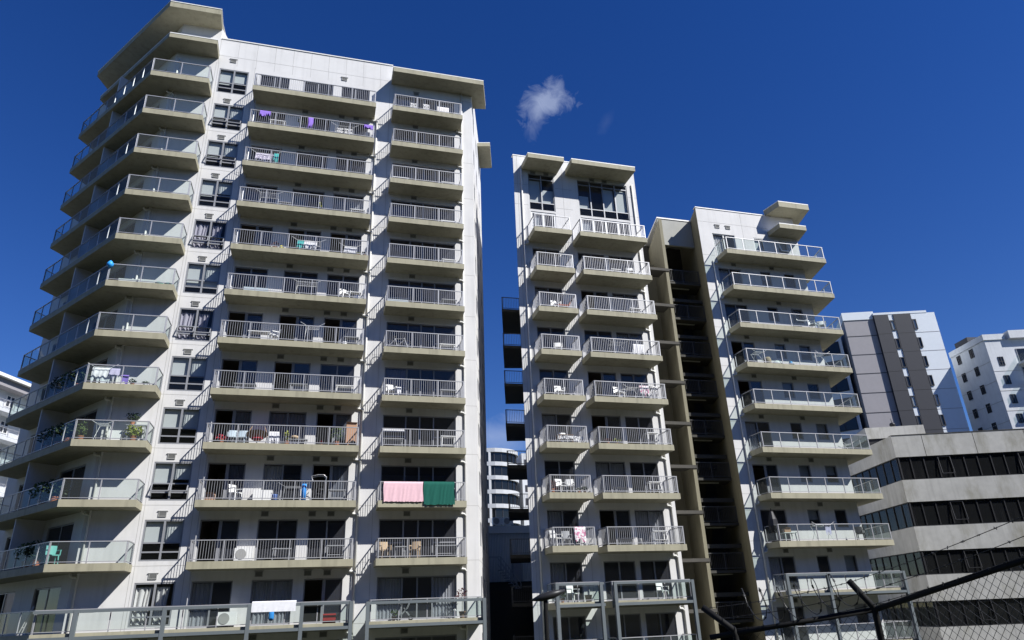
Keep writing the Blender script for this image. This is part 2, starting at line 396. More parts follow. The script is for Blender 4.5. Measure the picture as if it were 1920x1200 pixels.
# ------------------------------------------------------------------ LEFT TOWER
LZ = [30.90 - FLOORH*k for k in range(11)] + [.03, -2.77]     # floor levels, top down
LW = 37.85
LT = thing('apartment_tower', (-1, LW, BASE), 'large white apartment tower on the left with three stacks of balconies and flat overhanging roofs', 'apartment building', 'apartment towers in a row')
P_LF = PL((0, LW), (1, 0)); CORN = (-10.65, LW)
P_LS = PL((CORN[0]+SP.x*11.0, CORN[1]+SP.y*11.0), (-SP.x, -SP.y))        # splayed wing, u runs towards the corner: u = 11 - s
P_LR = PL((8.40, LW), (SV.x, SV.y))
WIN = (-8.03, -6.26); MD = ((-5.55,-3.73),(-2.87,-.96),(-.44,1.41)); RD = (3.10, 7.18)
SD = ((11-3.9, 11-1.0), (11-9.0, 11-6.2)); RW = ((1.1, 2.0), (3.6, 4.5), (6.2, 7.1))
hf, hs, hr = [], [], []
for z in LZ:
    hf += [(WIN[0], WIN[1], z+.15, z+2.05), *[(a, b, z+.02, z+2.06) for a, b in MD], (RD[0], RD[1], z+.02, z+2.06)]
    hs += [(a, b, z+.02, z+2.06) for a, b in SD]; hr += [(a, b, z+.75, z+2.05) for a, b in RW]
w = MB(); TOP = 35.37
P_LF.wall(w, CORN[0], 8.40, BASE, TOP, hf); P_LS.wall(w, 0, 11, BASE, TOP, hs); P_LR.wall(w, 0, 9, BASE, TOP, hr)
e0, e1 = P_LR.xy(9, 0), P_LS.xy(0, 0); back = [(e0[0]-1.0, 58), (-14, 58)]
for a, b in ((e0, back[0]), (back[0], back[1]), (back[1], e1)): w.face([(a[0],a[1],BASE), (b[0],b[1],BASE), (b[0],b[1],TOP), (a[0],a[1],TOP)])
outl = [CORN, (8.40, LW), e0, back[0], back[1], e1]
w.prism([(x*.999, y+.001) for x, y in outl], TOP-.3, TOP-.02, 2)
# penthouse under the top left roof, thin upstand flashing, panel joints
w.prism([(-10.6, LW+.05), (-8.27, LW+.05), (-8.27+SV.x*6, LW+SV.y*6), (-15.4, 45)], TOP-.05, 36.3, 0)
P_LF.box(w, -8.2, 2.9, -.3, .05, TOP, TOP+.07, 3); P_LF.box(w, 2.9, 8.44, -.3, .05, TOP-.5, TOP-.43, 3)
def joint_h(pl, u0, u1, z, mb=w): pl.box(mb, u0, u1, -.02, .004, z-.011, z+.011, 1)
def joint_v(pl, u, z0, z1, mb=w): pl.box(mb, u-.011, u+.011, -.02, .0045, z0, z1, 1)
for z in LZ[1:]:
    for a, b in ((-8.28, -5.62), (1.95, 2.8), (7.55, 8.4)): joint_h(P_LF, a, b, z-.06)
    joint_h(P_LR, 0, 9, z-.06)
for u in (-8.28, -5.93, 2.75, 7.62): joint_v(P_LF, u, BASE, LZ[0]+2.5)
joint_v(P_LF, -8.13, BASE, LZ[0]+2.5)
u = -8.2
joint_h(P_LF, -8.2, 2.8, 34.0); joint_h(P_LF, 7.6, 8.4, 33.2)
while u < 2.7: joint_v(P_LF, u, 34.0, TOP); joint_v(P_LF, u+.02, LZ[0]+2.4, 34.0); u += 1.14
part('wall', w, [WHITE, JOINT, ROOF, CAP], LT)
ins = MB()
for z in LZ: ins.box(-10, 8.0, LW+.35, 44, z-.2, z-.01, 1)
ins.box(-10, 8.0, 43.5, 43.7, BASE, TOP-.5); 
for x in (-9.9, -5.8, -3.3, -.7, 2.3, 7.6): ins.box(x-.06, x+.06, LW+.36, 43.4, BASE, TOP-.5)
part('interior', ins, [INSIDE, CARPET], LT)

# balcony prototypes (floor level 0)
def slab(poly, th=.335): 
    m = MB(); m.prism(poly, -th, 0, 0, top=1); return m
A_POLY = [(-8.25, LW+.1), (-8.25, 36.55), (-11.49, 36.55), (-17.28, 43.96), (-16.55, 45.35), (-10.6, LW+.1)]
A_PATH = [(-16.5, 45.25), (-17.2, 43.95), (-11.46, 36.60), (-8.30, 36.60), (-8.30, LW-.02)]
M_POLY = [(-5.72, LW+.1), (-5.72, 36.55), (1.81, 36.55), (1.81, LW+.1)]; M_PATH = [(-5.66, LW-.02), (-5.66, 36.60), (1.75, 36.60), (1.75, LW-.02)]
R_POLY = [(2.90, LW+.1), (2.90, 36.55), (7.49, 36.55), (7.56, LW+.1)]; R_PATH = [(2.98, LW-.02), (2.98, 36.60), (7.42, 36.60), (7.48, LW-.02)]
sA, sM, sR = slab(A_POLY).mesh('slab', [BEIGE, TILE]), slab(M_POLY).mesh('slab', [BEIGE, TILE]), slab(R_POLY).mesh('slab', [BEIGE, TILE])
ga, gg = rail_glass(A_PATH, spans=(1, 8, 2, 1)); rA, gA = ga.mesh('railing', RAIL), gg.mesh('glass_panel', BGLASS)
rM, rR = rail_bars(M_PATH).mesh('railing', RAIL), rail_bars(R_PATH).mesh('railing', RAIL)
dv = MB(); a = Vector((-14.45, 40.50, 0)); b_ = a + Vector((.788, .616, 0))*1.45
dv.bar(a + Vector((.04,.03,1.23)), b_ + Vector((0,0,1.23)), .12, 2.46); dA = dv.mesh('dividing_wall', WHITE)
for k, z in enumerate(LZ[:11]):
    b = link('balcony', sA, LT, (0,0,z)); link('railing', rA, b, (0,0,z)); link('glass_panel', gA, b, (0,0,z)); link('dividing_wall', dA, b, (0,0,z))
    b = link('balcony', sM, LT, (0,0,z)); link('railing', rM, b, (0,0,z))
    b = link('balcony', sR, LT, (0,0,z)); link('railing', rR, b, (0,0,z))
# garden terraces with a steel frame standing in front
z = LZ[11]
TA = [(1.83, LW+.1), (1.83, 36.55), (-11.49, 36.55), (-17.28, 43.96), (-16.55, 45.35), (-10.6, LW+.1)]
b = part('terrace', slab(TA), [BEIGE, TILE], LT, (0,0,z)); m_, g_ = rail_glass([(1.75, LW-.02), (1.75, 36.60), (-11.44, 36.60), (-17.2, 43.95)], span=1.5)
link('railing', m_.mesh('railing', RAIL), b, (0,0,z)); link('glass_panel', g_.mesh('glass_panel', BGLASS), b, (0,0,z))
TR = [(2.62, LW+.1), (2.62, 36.55), (8.3, 36.55), (8.36, LW+.1)]
b = part('terrace', slab(TR), [BEIGE, TILE], LT, (0,0,z)); m_, g_ = rail_glass([(2.72, LW-.02), (2.72, 36.60), (8.22, 36.60), (8.28, LW-.02)], span=1.35)
link('railing', m_.mesh('railing', RAIL), b, (0,0,z)); link('glass_panel', g_.mesh('glass_panel', BGLASS), b, (0,0,z))
def steel_frame(root, x0, x1, posts, y, ztop, zbot, pw=.17):
    m = MB(); m.box(x0, x1, y-.07, y+.07, ztop-.125, ztop); m.box(x0, x1, y-.071, y+.071, zbot-.14, zbot)
    for p in posts: m.box(p-pw/2, p+pw/2, y-.085, y+.085, BASE, ztop+.004)
    for p in posts: m.box(p-.1, p-.02, y+.08, y+.2, zbot-.05, zbot+.18)
    part('steel_frame', m, STEEL, root)
steel_frame(LT, -11.47, 1.9, (-9.82, -6.3, -2.75, -.42, 1.82), 36.40, z+.93, z-.14)
steel_frame(LT, 2.53, 8.36, (2.60, 8.29), 36.40, z+.88, z-.14)
# roofs
def roof_slab(root, poly, z0, z1):
    m = MB(); m.prism(poly, z0, z1-.06); cx = sum(p[0] for p in poly)/len(poly); cy = sum(p[1] for p in poly)/len(poly)
    m.prism([(cx+(x-cx)*1.006, cy+(y-cy)*1.006) for x, y in poly], z1-.06, z1, 1); part('roof', m, [BEIGE, CAP], root)
roof_slab(LT, [(-8.2, 36.56), (-11.22, 36.56), (-17.2, 44.24), (-16.83, 45.5), (-12, 47), (-8.0, 42), (-8.27, LW)], 36.16, 36.62)
roof_slab(LT, [(-8.14, 36.56), (-10.9, 36.56), (-16.45, 43.65), (-15.9, 44.9), (-10.7, LW+.08), (-8.19, LW+.08)], 33.70, 34.06)
roof_slab(LT, [(2.84, 36.56), (8.98, 36.56), (9.68, 38.95), (8.76, 39.1), (8.42, LW+.08), (2.83, LW+.08)], 33.77, 34.17)
roof_slab(LT, [(9.99, 43.16), (10.95, 42.95), (11.75, 45.72), (10.77, 45.95)], 33.7, 34.05)
# windows, doors, vents, downpipes
vent = MB(); P_LF.frame(vent, 0, .36, 2.19, 2.45, d=.02, w=.03, t=.05)
P_LF.box(vent, .03, .33, -.02, .012, 2.22, 2.42, 1)
for k in range(4): P_LF.box(vent, .03, .33, .012, .03, 2.235+.05*k, 2.255+.05*k)
P_LF.box(vent, -.05, .41, 0, .06, 2.45, 2.475)
vent_m = vent.mesh('vent', [VENT, VENTD])
def win_mesh():
    fr, gl = MB(), MB(); u0, u1 = WIN; c = (u0+u1)/2 + .02
    P_LF.frame(fr, u0, u1, .15, 2.05, cols=(c,), rows=(.98, .56), d=-.06, w=.07, t=.09)
    for a, b in ((u0, c), (c, u1)):
        for q, r in ((.18,.54),(.58,.95),(1.0,2.0)): P_LF.sheet(gl, a+.05, b-.05, -.06, q, r)
    return fr.mesh('window_frame', FRAME), gl.mesh('pane', GLASS)
wf, wg = win_mesh()
def opened_mesh():
    fr = MB(); u0, u1 = WIN; c = (u0+u1)/2 + .02
    for a, b in ((u0+.07, c-.04), (c+.04, u1-.07)):
        for p, q in (((a,.02,.97),(b,.02,.97)), ((a,.20,.60),(b,.20,.60)), ((a,.02,.97),(a,.20,.60)), ((b,.02,.97),(b,.20,.60))):
            fr.bar(P_LF.at(*p), P_LF.at(*q), .05)
    return fr.mesh('open_sash', FRAME)
sash = opened_mesh()
wincur = {4: 'lilac', 6: 'lilac', 11: 'pale'}
for k, z in enumerate(LZ):
    wn = link('window', wf, LT, (0,0,z)); link('pane', wg, wn, (0,0,z))
    if k in (1, 2, 4, 6, 9): link('open_sash', sash, wn, (0,0,z))
    cb = MB(); u0, u1 = WIN; c = (u0+u1)/2 + .02
    if k in wincur:
        for a, b in ((u0+.05, c-.1), (c+.05, u1-.25)): P_LF.curtain(cb, a, b, -.22, .25, 1.85, wl=.22, amp=.05, gather=.12)
        part('curtain', cb, LCURT if wincur[k] == 'lilac' else CURT, wn, (0,0,z))
    else:
        lo = (.95, 1.0, .98, .97, 0, .7, 0, .99, .98, .97, 1.02, 0, 1)[k]
        P_LF.sheet(cb, u0+.06, c-.02, -.2, lo, 2.0); P_LF.sheet(cb, c+.02, u1-.06, -.2, lo+(.0 if k % 3 else .25), 2.0)
        part('blind', cb, BLIND, wn, (0,0,z))
    for j, (a, b) in enumerate(MD):
        kind = 'open' if (k*3+j) in (12, 13, 14, 18, 19, 20, 24, 26, 27, 29, 21, 22, 30, 35) else 'slide'
        cur = None
        if (k*7+j*5) % 5 in (1, 3): cur = ('all' if (k+j) % 2 else 0, CURT if (k+j) % 3 else LCURT)
        if k == 11: cur = (0, CURT) if j == 0 else (('all', CURT) if j == 1 else None); kind = 'slide' if j < 2 else 'open'
        add_door(LT, P_LF, a, b, z, kind, ('LM', j), cur)
    cur = ('all', CURT) if k in (0, 11) else ((0, LCURT) if k % 4 == 3 else None)
    add_door(LT, P_LF, *RD, z, 'four', 'LR', cur)
    for j, (a, b) in enumerate(SD): add_door(LT, P_LS, a, b, z, 'open' if (k+j) % 3 == 0 else 'slide', ('LS', j), (0, CURT) if (k+j) % 4 == 0 else None)
    for j, x in enumerate((-7.47, -2.76, -.47, .46, 4.35)):
        if k == 0 and j in (1, 3): continue
        if k == 0 and j == 2: link('vent', vent_m, LT, (x-.0, 0, z+.35))
        else: link('vent', vent_m, LT, (x, 0, z + (.45 if (k == 0 and j == 0) else .0)))
for a, b in RW:
    rw_f, rw_g = MB(), MB()
    P_LR.frame(rw_f, a, b, .75, 2.05, cols=((a+b)/2,), d=-.05, w=.06, t=.08); P_LR.sheet(rw_g, a+.04, b-.04, -.06, .8, 2.0)
    rw_f, rw_g = rw_f.mesh('side_window', FRAME), rw_g.mesh('pane', DGLASS)
    for z in LZ: wn = link('side_window', rw_f, LT, (0,0,z)); link('pane', rw_g, wn, (0,0,z))
def downpipe(root, x, y, levels, side=-1, r=.055, top=None, bot=BASE):
    m = MB()
    t = (levels[0]+2.2) if top is None else top
    m.tube([(x, y, bot), (x, y, t)], r, 8)
    for z in levels:
        s = z - .335
        m.tube([(x+side*.34, y, s+.02), (x+side*.33, y, s-.10), (x+side*.25, y, s-.16), (x+side*.08, y, s-.17), (x, y, s-.24), (x, y, s-.3)], r*1.08, 8)
    part('downpipe', m, PIPE, root, smooth=True)
downpipe(LT, 1.99, LW-.07, LZ[:12], top=LZ[1]+2.5); downpipe(LT, 7.68, LW-.07, LZ[:12], top=LZ[0]+2.86); downpipe(LT, -10.42, LW-.07, LZ[:12])
# privacy poles at the left end of the long balconies
for z in LZ[1:12]:
    pm = shared('pole', lambda: (lambda m: (m.tube([(-5.60, 37.5, 0), (-5.60, 37.5, 2.46)], .03, 6), m.mesh('pole', RAIL))[1])(MB()))
    link('pole', pm, LT, (0,0,z))

# ------------------------------------------------------------------ MIDDLE TOWER
MZ = [23.96-.97 - FLOORH*k for k in range(8)] + [.57, -2.18, -4.98]
MW = 38.2
MT = thing('apartment_tower', (16, MW, BASE), 'narrow white middle apartment tower with two columns of barred balconies under tall top windows', 'apartment building', 'apartment towers in a row')
P_MF = PL((0, MW), (1, 0)); P_MR = PL((20.42, MW), (SV.x, SV.y)); P_ML = PL((11.35+SV.x*14, MW+SV.y*14), (-SV.x, -SV.y))
ML = (12.41, 14.27); MR = ((15.56, 17.48), (17.76, 19.59)); MTOP = 29.47
TW = ((12.37, 14.22, 25.22, 28.12), (15.96, 19.72, 25.16, 28.08)); TD = ((12.45, 14.20, MZ[0]+.02, 25.08), (16.02, 19.70, MZ[0]+.02, 25.02))
holes = list(TW) + list(TD)
for z in MZ[1:]: holes += [(*ML, z+.02, z+2.08), *[(a, b, z+.02, z+2.08) for a, b in MR]]
w = MB(); P_MF.wall(w, 11.35, 20.42, BASE, MTOP, holes); P_MR.wall(w, 0, 14, BASE, MTOP); P_ML.wall(w, 0, 14, BASE, MTOP)
e0, e1 = P_MR.xy(14, 0), P_ML.xy(0, 0); w.face([(e0[0],e0[1],BASE), (e1[0],e1[1],BASE), (e1[0],e1[1],MTOP), (e0[0],e0[1],MTOP)])
w.prism([(11.36, MW+.01), (20.41, MW+.01), e0, e1], MTOP-.3, MTOP-.02, 2); P_MF.box(w, 11.33, 20.44, -.3, .03, MTOP, MTOP+.06, 3)
for z in [27.2, 25.6] + MZ:
    for a, b in ((11.36, 12.3), (14.28, 15.5), (19.75, 20.41)): joint_h(P_MF, a, b, z-.06, w)
for u in (14.85, 11.62): joint_v(P_MF, u, BASE, MTOP, w)
part('wall', w, [WHITE, JOINT, ROOF, CAP], MT)
def room(mb, W, x0, x1, a, b, z0, z1, mi=0):
    k = SV.x/SV.y; mb.prism([(x0+a*k, W+a), (x1+a*k, W+a), (x1+b*k, W+b), (x0+b*k, W+b)], z0, z1, mi)
ins = MB()
for z in MZ: room(ins, MW, 11.6, 20.2, .35, 5.8, z-.2, z-.01, 1)
room(ins, MW, 11.6, 20.2, 5.0, 5.2, BASE, 29); room(ins, MW, 15.0, 15.12, .36, 4.9, BASE, 29)
part('interior', ins, [INSIDE, CARPET], MT)
ML_POLY = [(12.14, MW+.1), (12.14, 36.70), (14.70, 36.70), (14.66, MW+.1)]; ML_PATH = [(12.2, MW-.02), (12.2, 36.75), (14.61, 36.75), (14.58, MW-.02)]
MR_POLY = [(15.26, MW+.1), (15.26, 36.70), (20.03, 36.70), (19.95, MW+.1)]; MR_PATH = [(15.34, MW-.02), (15.34, 36.75), (19.95, 36.75), (19.88, MW-.02)]
s1, s2 = slab(ML_POLY).mesh('slab', [BEIGE, TILE]), slab(MR_POLY).mesh('slab', [BEIGE, TILE]); r1, r2_ = rail_bars(ML_PATH, span=1.25).mesh('railing', RAIL), rail_bars(MR_PATH).mesh('railing', RAIL)
for z in MZ[:8]:
    b = link('balcony', s1, MT, (0,0,z)); link('railing', r1, b, (0,0,z)); b = link('balcony', s2, MT, (0,0,z)); link('railing', r2_, b, (0,0,z))
for z in MZ[8:10]:
    for poly, path, sp_ in ((ML_POLY, ML_PATH, 1.25), (MR_POLY, MR_PATH, 1.5)):
        b = part('terrace', slab(poly), [BEIGE, TILE], MT, (0,0,z)); m_, g_ = rail_glass(path, span=sp_)
        link('railing', m_.mesh('railing', RAIL), b, (0,0,z)); link('glass_panel', g_.mesh('glass_panel', BGLASS), b, (0,0,z))
steel_frame(MT, 12.10, 14.78, (12.18, 14.62), 36.52, MZ[8]+.93, MZ[8]-.10); steel_frame(MT, 15.33, 20.0, (15.42, 19.95), 36.52, MZ[8]+.93, MZ[8]-.10)
roof_slab(MT, [(11.97, 36.72), (14.53, 36.72), (14.5, MW+.1), (11.92, MW+.1)], 28.34, 28.72); roof_slab(MT, [(15.09, 36.72), (19.80, 36.72), (19.75, MW+.1), (15.1, MW+.1)], 28.34, 28.72)
def glazed(root, pl, hole, cols, rows, FM, GM, name='window', blind=None, d=-.08, w_=.06):
    fr, gl = MB(), MB(); u0, u1, z0, z1 = hole
    pl.frame(fr, u0, u1, z0, z1, cols=cols, rows=rows, d=d, w=w_, t=.08); pl.sheet(gl, u0+.03, u1-.03, d, z0+.03, z1-.03)
    f_ = part(name, fr, FM, root); part('pane', gl, GM, f_)
    if blind:
        c = MB()
        for a, b, c0, c1 in blind: pl.sheet(c, a, b, -.22, c0, c1)
        part('blind', c, BLIND, f_)
    return f_
glazed(MT, P_MF, TW[0], (13.3,), (27.74, 25.84), FRAME, GLASS, blind=[(12.4, 13.25, 25.9, 27.7), (13.35, 14.2, 25.9, 27.0)])
glazed(MT, P_MF, TW[1], (16.9, 17.84, 18.78), (27.72, 25.80), FRAME, GLASS, blind=[(16.0, 16.8, 25.85, 26.9), (17.9, 18.7, 25.85, 27.68), (18.85, 19.7, 25.85, 27.68)])
glazed(MT, P_MF, TD[0], (13.32,), (), WFRAME, DGLASS, 'balcony_door', [(12.5, 13.25, MZ[0]+.3, 25.0)], w_=.11); glazed(MT, P_MF, TD[1], (16.94, 17.86, 18.78), (), WFRAME, DGLASS, 'balcony_door', [(16.1, 16.9, MZ[0]+.3, 25.0)], w_=.11)
for k, z in enumerate(MZ[1:]):
    add_door(MT, P_MF, *ML, z, 'slide', 'ML', ('all' if k % 3 == 2 else 0, CURT) if k in (1, 4, 6, 7) else None, head=2.08)
    for j, (a, b) in enumerate(MR): add_door(MT, P_MF, a, b, z, 'open' if (k*2+j) in (2, 6, 8, 12) else 'slide', ('MR', j), ('all', CURT) if (k*2+j) in (3, 5, 10, 13) else None, head=2.08)
for x in (12.55, 13.5, 16.9, 17.85): link('vent', vent_m, MT, (x, MW-LW, 28.3-2.45))
downpipe(MT, 11.88, MW-.07, MZ[:1], side=.8, top=28.3); downpipe(MT, 20.12, MW-.07, MZ[1:10], top=28.2)
# balconies on the shaded side wall, over the gap
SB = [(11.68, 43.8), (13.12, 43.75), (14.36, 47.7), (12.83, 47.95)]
sbs, sbr = slab(SB, .22).mesh('slab', [DTAN, DTAN]), rail_bars([(13.05, 43.82), (11.73, 43.85), (12.87, 47.9)], .95).mesh('railing', DRAIL)  # slab and railing colours carry the shade of this side wall
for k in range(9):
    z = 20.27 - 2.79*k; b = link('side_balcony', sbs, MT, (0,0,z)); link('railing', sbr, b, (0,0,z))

# ------------------------------------------------------------------ RIGHT TOWER
RZ = [24.1-.97 - FLOORH*k for k in range(8)] + [.75, -2.05, -4.85]
RWY = 38.5
RT = thing('apartment_tower', (29, RWY, BASE), 'white apartment tower on the right with wide glass balconies wrapping its corner', 'apartment building', 'apartment towers in a row')
P_RF = PL((0, RWY), (1, 0)); P_RR = PL((33.52, RWY), (SV.x, SV.y)); P_RL = PL((25.25+SV.x*13, RWY+SV.y*13), (-SV.x, -SV.y))
RTOP = 27.17; D1, W2, W3 = (26.3, 28.13), (29.69, 30.56), (31.68, 32.57)
holes = []
for z in RZ: holes += [(*D1, z+.02, z+2.0), (*W2, z+.88, z+2.0), (*W3, z+.88, z+2.0)]
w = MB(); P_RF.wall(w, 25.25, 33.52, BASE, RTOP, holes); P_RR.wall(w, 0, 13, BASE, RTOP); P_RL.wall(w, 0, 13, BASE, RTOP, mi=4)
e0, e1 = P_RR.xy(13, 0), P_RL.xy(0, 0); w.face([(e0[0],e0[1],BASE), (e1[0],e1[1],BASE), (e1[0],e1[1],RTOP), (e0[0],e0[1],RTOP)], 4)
w.prism([(25.27, RWY+.01), (33.51, RWY+.01), e0, e1], RTOP-.3, RTOP-.02, 2); P_RF.box(w, 25.22, 31.1, -.3, .04, RTOP, RTOP+.07, 3)
joint_h(P_RF, 25.26, 31.2, 26.05, w)
for z in RZ: joint_h(P_RF, 25.26, 26.2, z+.15, w); joint_h(P_RF, 25.26, 26.2, z-.85, w)
joint_v(P_RF, 28.9, 23, RTOP, w)
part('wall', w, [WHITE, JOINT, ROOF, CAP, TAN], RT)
ins = MB()
for z in RZ: room(ins, RWY, 25.5, 33.3, .35, 4.5, z-.2, z-.01, 1)
room(ins, RWY, 25.5, 33.3, 4.1, 4.3, BASE, 27); room(ins, RWY, 29.0, 29.1, .36, 4.0, BASE, 27)
part('interior', ins, [INSIDE, CARPET], RT)
rp = P_RR.xy(2.4, -.1)
RG_POLY = [(26.30, RWY+.1), (26.33, 37.15), (34.45, 37.15), (35.28, 40.4), (34.6, 40.65), rp, (33.5, RWY+.1)]
RG_PATH = [(26.40, RWY-.02), (26.43, 37.20), (34.40, 37.20), (35.20, 40.35), (34.4, 40.6)]
s3 = slab(RG_POLY).mesh('slab', [BEIGE, TILE]); m_, g_ = rail_glass(RG_PATH, spans=(1, 6, 3, 1)); r3_, g3 = m_.mesh('railing', RAIL), g_.mesh('glass_panel', BGLASS)
for z in RZ[:10]:
    b = link('balcony', s3, RT, (0,0,z)); link('railing', r3_, b, (0,0,z)); link('glass_panel', g3, b, (0,0,z))
steel_frame(RT, 26.2, 34.5, (26.28, 29.05, 34.42), 37.0, RZ[8]+.93, RZ[8]-.14)
# roof shelter blocks at the right end
m = MB(); m.prism([(31.7, RWY+.04), (33.50, RWY+.04), (33.5+SV.x*2, RWY+SV.y*2), (32.0, 40.4)], RTOP-.3, 27.24); part('roof_block', m, WHITE, RT)
roof_slab(RT, [(31.45, 37.16), (34.05, 37.16), (34.60, 39.2), (33.8, 39.4), (33.5, RWY+.1), (31.15, RWY+.1)], 27.24, 27.72)
roof_slab(RT, [(31.13, 37.16), (33.40, 37.16), (33.85, 38.8), (33.5, RWY+.1), (31.0, RWY+.1)], 25.39, 25.79)
def rwin(u, k, opened):
    fr, gl = MB(), MB(); u0, u1 = u
    P_RF.frame(fr, u0, u1, .88, 2.0, d=-.06, w=.06, t=.08); P_RF.sheet(gl, u0+.04, u1-.04, -.07, .92, 1.96)
    if opened:
        for p, q in (((u0+.06,.0,1.96),(u1-.06,.0,1.96)), ((u0+.06,.28,.98),(u1-.06,.28,.98)), ((u0+.06,0,1.96),(u0+.06,.28,.98)), ((u1-.06,0,1.96),(u1-.06,.28,.98))): fr.bar(P_RF.at(*p), P_RF.at(*q), .06)
        gl.face([P_RF.at(u0+.1,.02,1.9), P_RF.at(u1-.1,.02,1.9), P_RF.at(u1-.1,.27,1.0), P_RF.at(u0+.1,.27,1.0)])
    return fr.mesh('window_frame', WFRAME if k == 0 else FRAME), gl.mesh('pane', GLASS if k == 0 else DGLASS)
for k, z in enumerate(RZ):
    add_door(RT, P_RF, *D1, z, 'open' if k in (3, 4, 6) else 'slide', ('RD', k == 0), (0, CURT) if k in (0, 1, 5, 8) else None, head=2.0, FM=WFRAME if k == 0 else FRAME, GM=GLASS if k == 0 else DGLASS)
    for j, u in enumerate((W2, W3)):
        f_, g_ = shared(('rw', j, k == 0, k in (0, 2) and j == 1), lambda: rwin(u, k, k in (0, 2) and j == 1))
        wn = link('window', f_, RT, (0,0,z)); link('pane', g_, wn, (0,0,z))
        c = MB(); P_RF.sheet(c, u[0]+.07, u[1]-.07, -.2, .9 + .5*((k+j) % 3), 1.97)
        if (k+j) % 3 < 2: link('blind', c.mesh('blind', BLIND), wn, (0,0,z))
    for x in ((26.62, 27.5) if k == 0 else (27.42, 30.55)): link('vent', vent_m, RT, (x, RWY-LW, z + (.28 if k == 0 else 0)))
downpipe(RT, 25.98, RWY-.07, RZ[:10], side=.9, top=RZ[0]-.3)

# ------------------------------------------------------------------ STAIR TOWER
ST = thing('stair_tower', (24.3, 40.2, BASE), 'tan concrete stair tower with open dark landings between the middle and right apartment towers', 'stair tower')
m = MB()
fin = [(22.72, 39.55), (22.95, 39.55), (22.95+SV.x*6, 39.55+SV.y*6), (22.72+SV.x*6, 39.55+SV.y*6)]
m.prism(fin, BASE, 26.52); m.prism([(20.9, 43.2), (23.8, 43.0), (23.8, 43.5), (20.9, 43.7)], BASE, 24.6)
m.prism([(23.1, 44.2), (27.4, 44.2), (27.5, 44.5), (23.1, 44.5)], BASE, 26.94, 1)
m.prism([(22.96, 40.15), (25.72, 40.15), (25.76, 40.35), (22.98, 40.35)], 24.76, 26.95, 2); m.prism([(22.9, 40.1), (25.8, 40.1), (27.2, 44.4), (23.9, 44.4)], 26.95, 27.05, 3)
part('wall', m, [TAN, DTAN, TANG, CAP], ST)
for k in range(12):
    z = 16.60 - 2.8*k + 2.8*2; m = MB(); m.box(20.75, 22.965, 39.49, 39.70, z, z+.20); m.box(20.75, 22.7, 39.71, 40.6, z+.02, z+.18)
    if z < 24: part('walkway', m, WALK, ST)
sr = rail_bars([(23.05, 40.2), (25.74, 40.2)], 1.0).mesh('railing', DRAIL)
for k in range(11):
    z = 21.75 - 2.8*k
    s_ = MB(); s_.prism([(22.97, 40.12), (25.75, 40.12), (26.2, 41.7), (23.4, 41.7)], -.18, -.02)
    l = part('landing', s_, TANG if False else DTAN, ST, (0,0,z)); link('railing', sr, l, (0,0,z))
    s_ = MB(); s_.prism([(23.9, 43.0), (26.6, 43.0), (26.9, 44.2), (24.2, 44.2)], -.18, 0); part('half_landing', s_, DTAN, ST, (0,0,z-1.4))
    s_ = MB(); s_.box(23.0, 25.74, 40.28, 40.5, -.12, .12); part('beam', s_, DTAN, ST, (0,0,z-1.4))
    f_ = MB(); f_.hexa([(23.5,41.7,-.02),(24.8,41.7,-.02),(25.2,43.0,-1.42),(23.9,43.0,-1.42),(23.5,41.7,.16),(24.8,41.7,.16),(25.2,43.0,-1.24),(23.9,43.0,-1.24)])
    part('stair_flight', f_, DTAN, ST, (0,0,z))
    t_ = MB(); t_.bar((23.75, 40.75, -.24), (25.1, 40.75, -.24), .09, .07); part('light_fitting', t_, TUBE, ST, (0,0,z))

# ------------------------------------------------------------------ OFFICE BUILDING (right edge)
OC = (41.2, 42.25); OF = Vector((.945, -.327, 0)).normalized(); OL = Vector((.25, .968, 0)).normalized()
OB = thing('office_building', (*OC, BASE), 'weathered concrete office building with black ribbon windows at the right edge', 'office building')
P_OF = PL(OC, (OF.x, OF.y)); LL = 16.0; P_OL = PL((OC[0]+OL.x*LL, OC[1]+OL.y*LL), (-OL.x, -OL.y)); OW = 26.0
bands = [(9.83, 11.44), (6.57, 8.15), (3.20, 4.86), (-.09, 1.61), (-3.4, -1.72), (BASE, -5.0)]
back_ = P_OL.xy(0, 0); farr = P_OF.xy(OW, 0); fb = (farr[0]+OL.x*LL, farr[1]+OL.y*LL)
for i, (a, b) in enumerate(bands):
    m = MB(); m.prism([OC, farr, fb, back_], a, b)
    if i == 0:
        P_OF.box(m, 0, OW, -.4, .03, b-.0, b+.05, 1)
        for u in (2.2, 5.9, 9.6, 13): P_OF.box(m, u-.02, u+.02, -.05, .004, a, b, 1)
    part('concrete_band', m, [OFFC, DTAN], OB)
rO = random.Random(4)
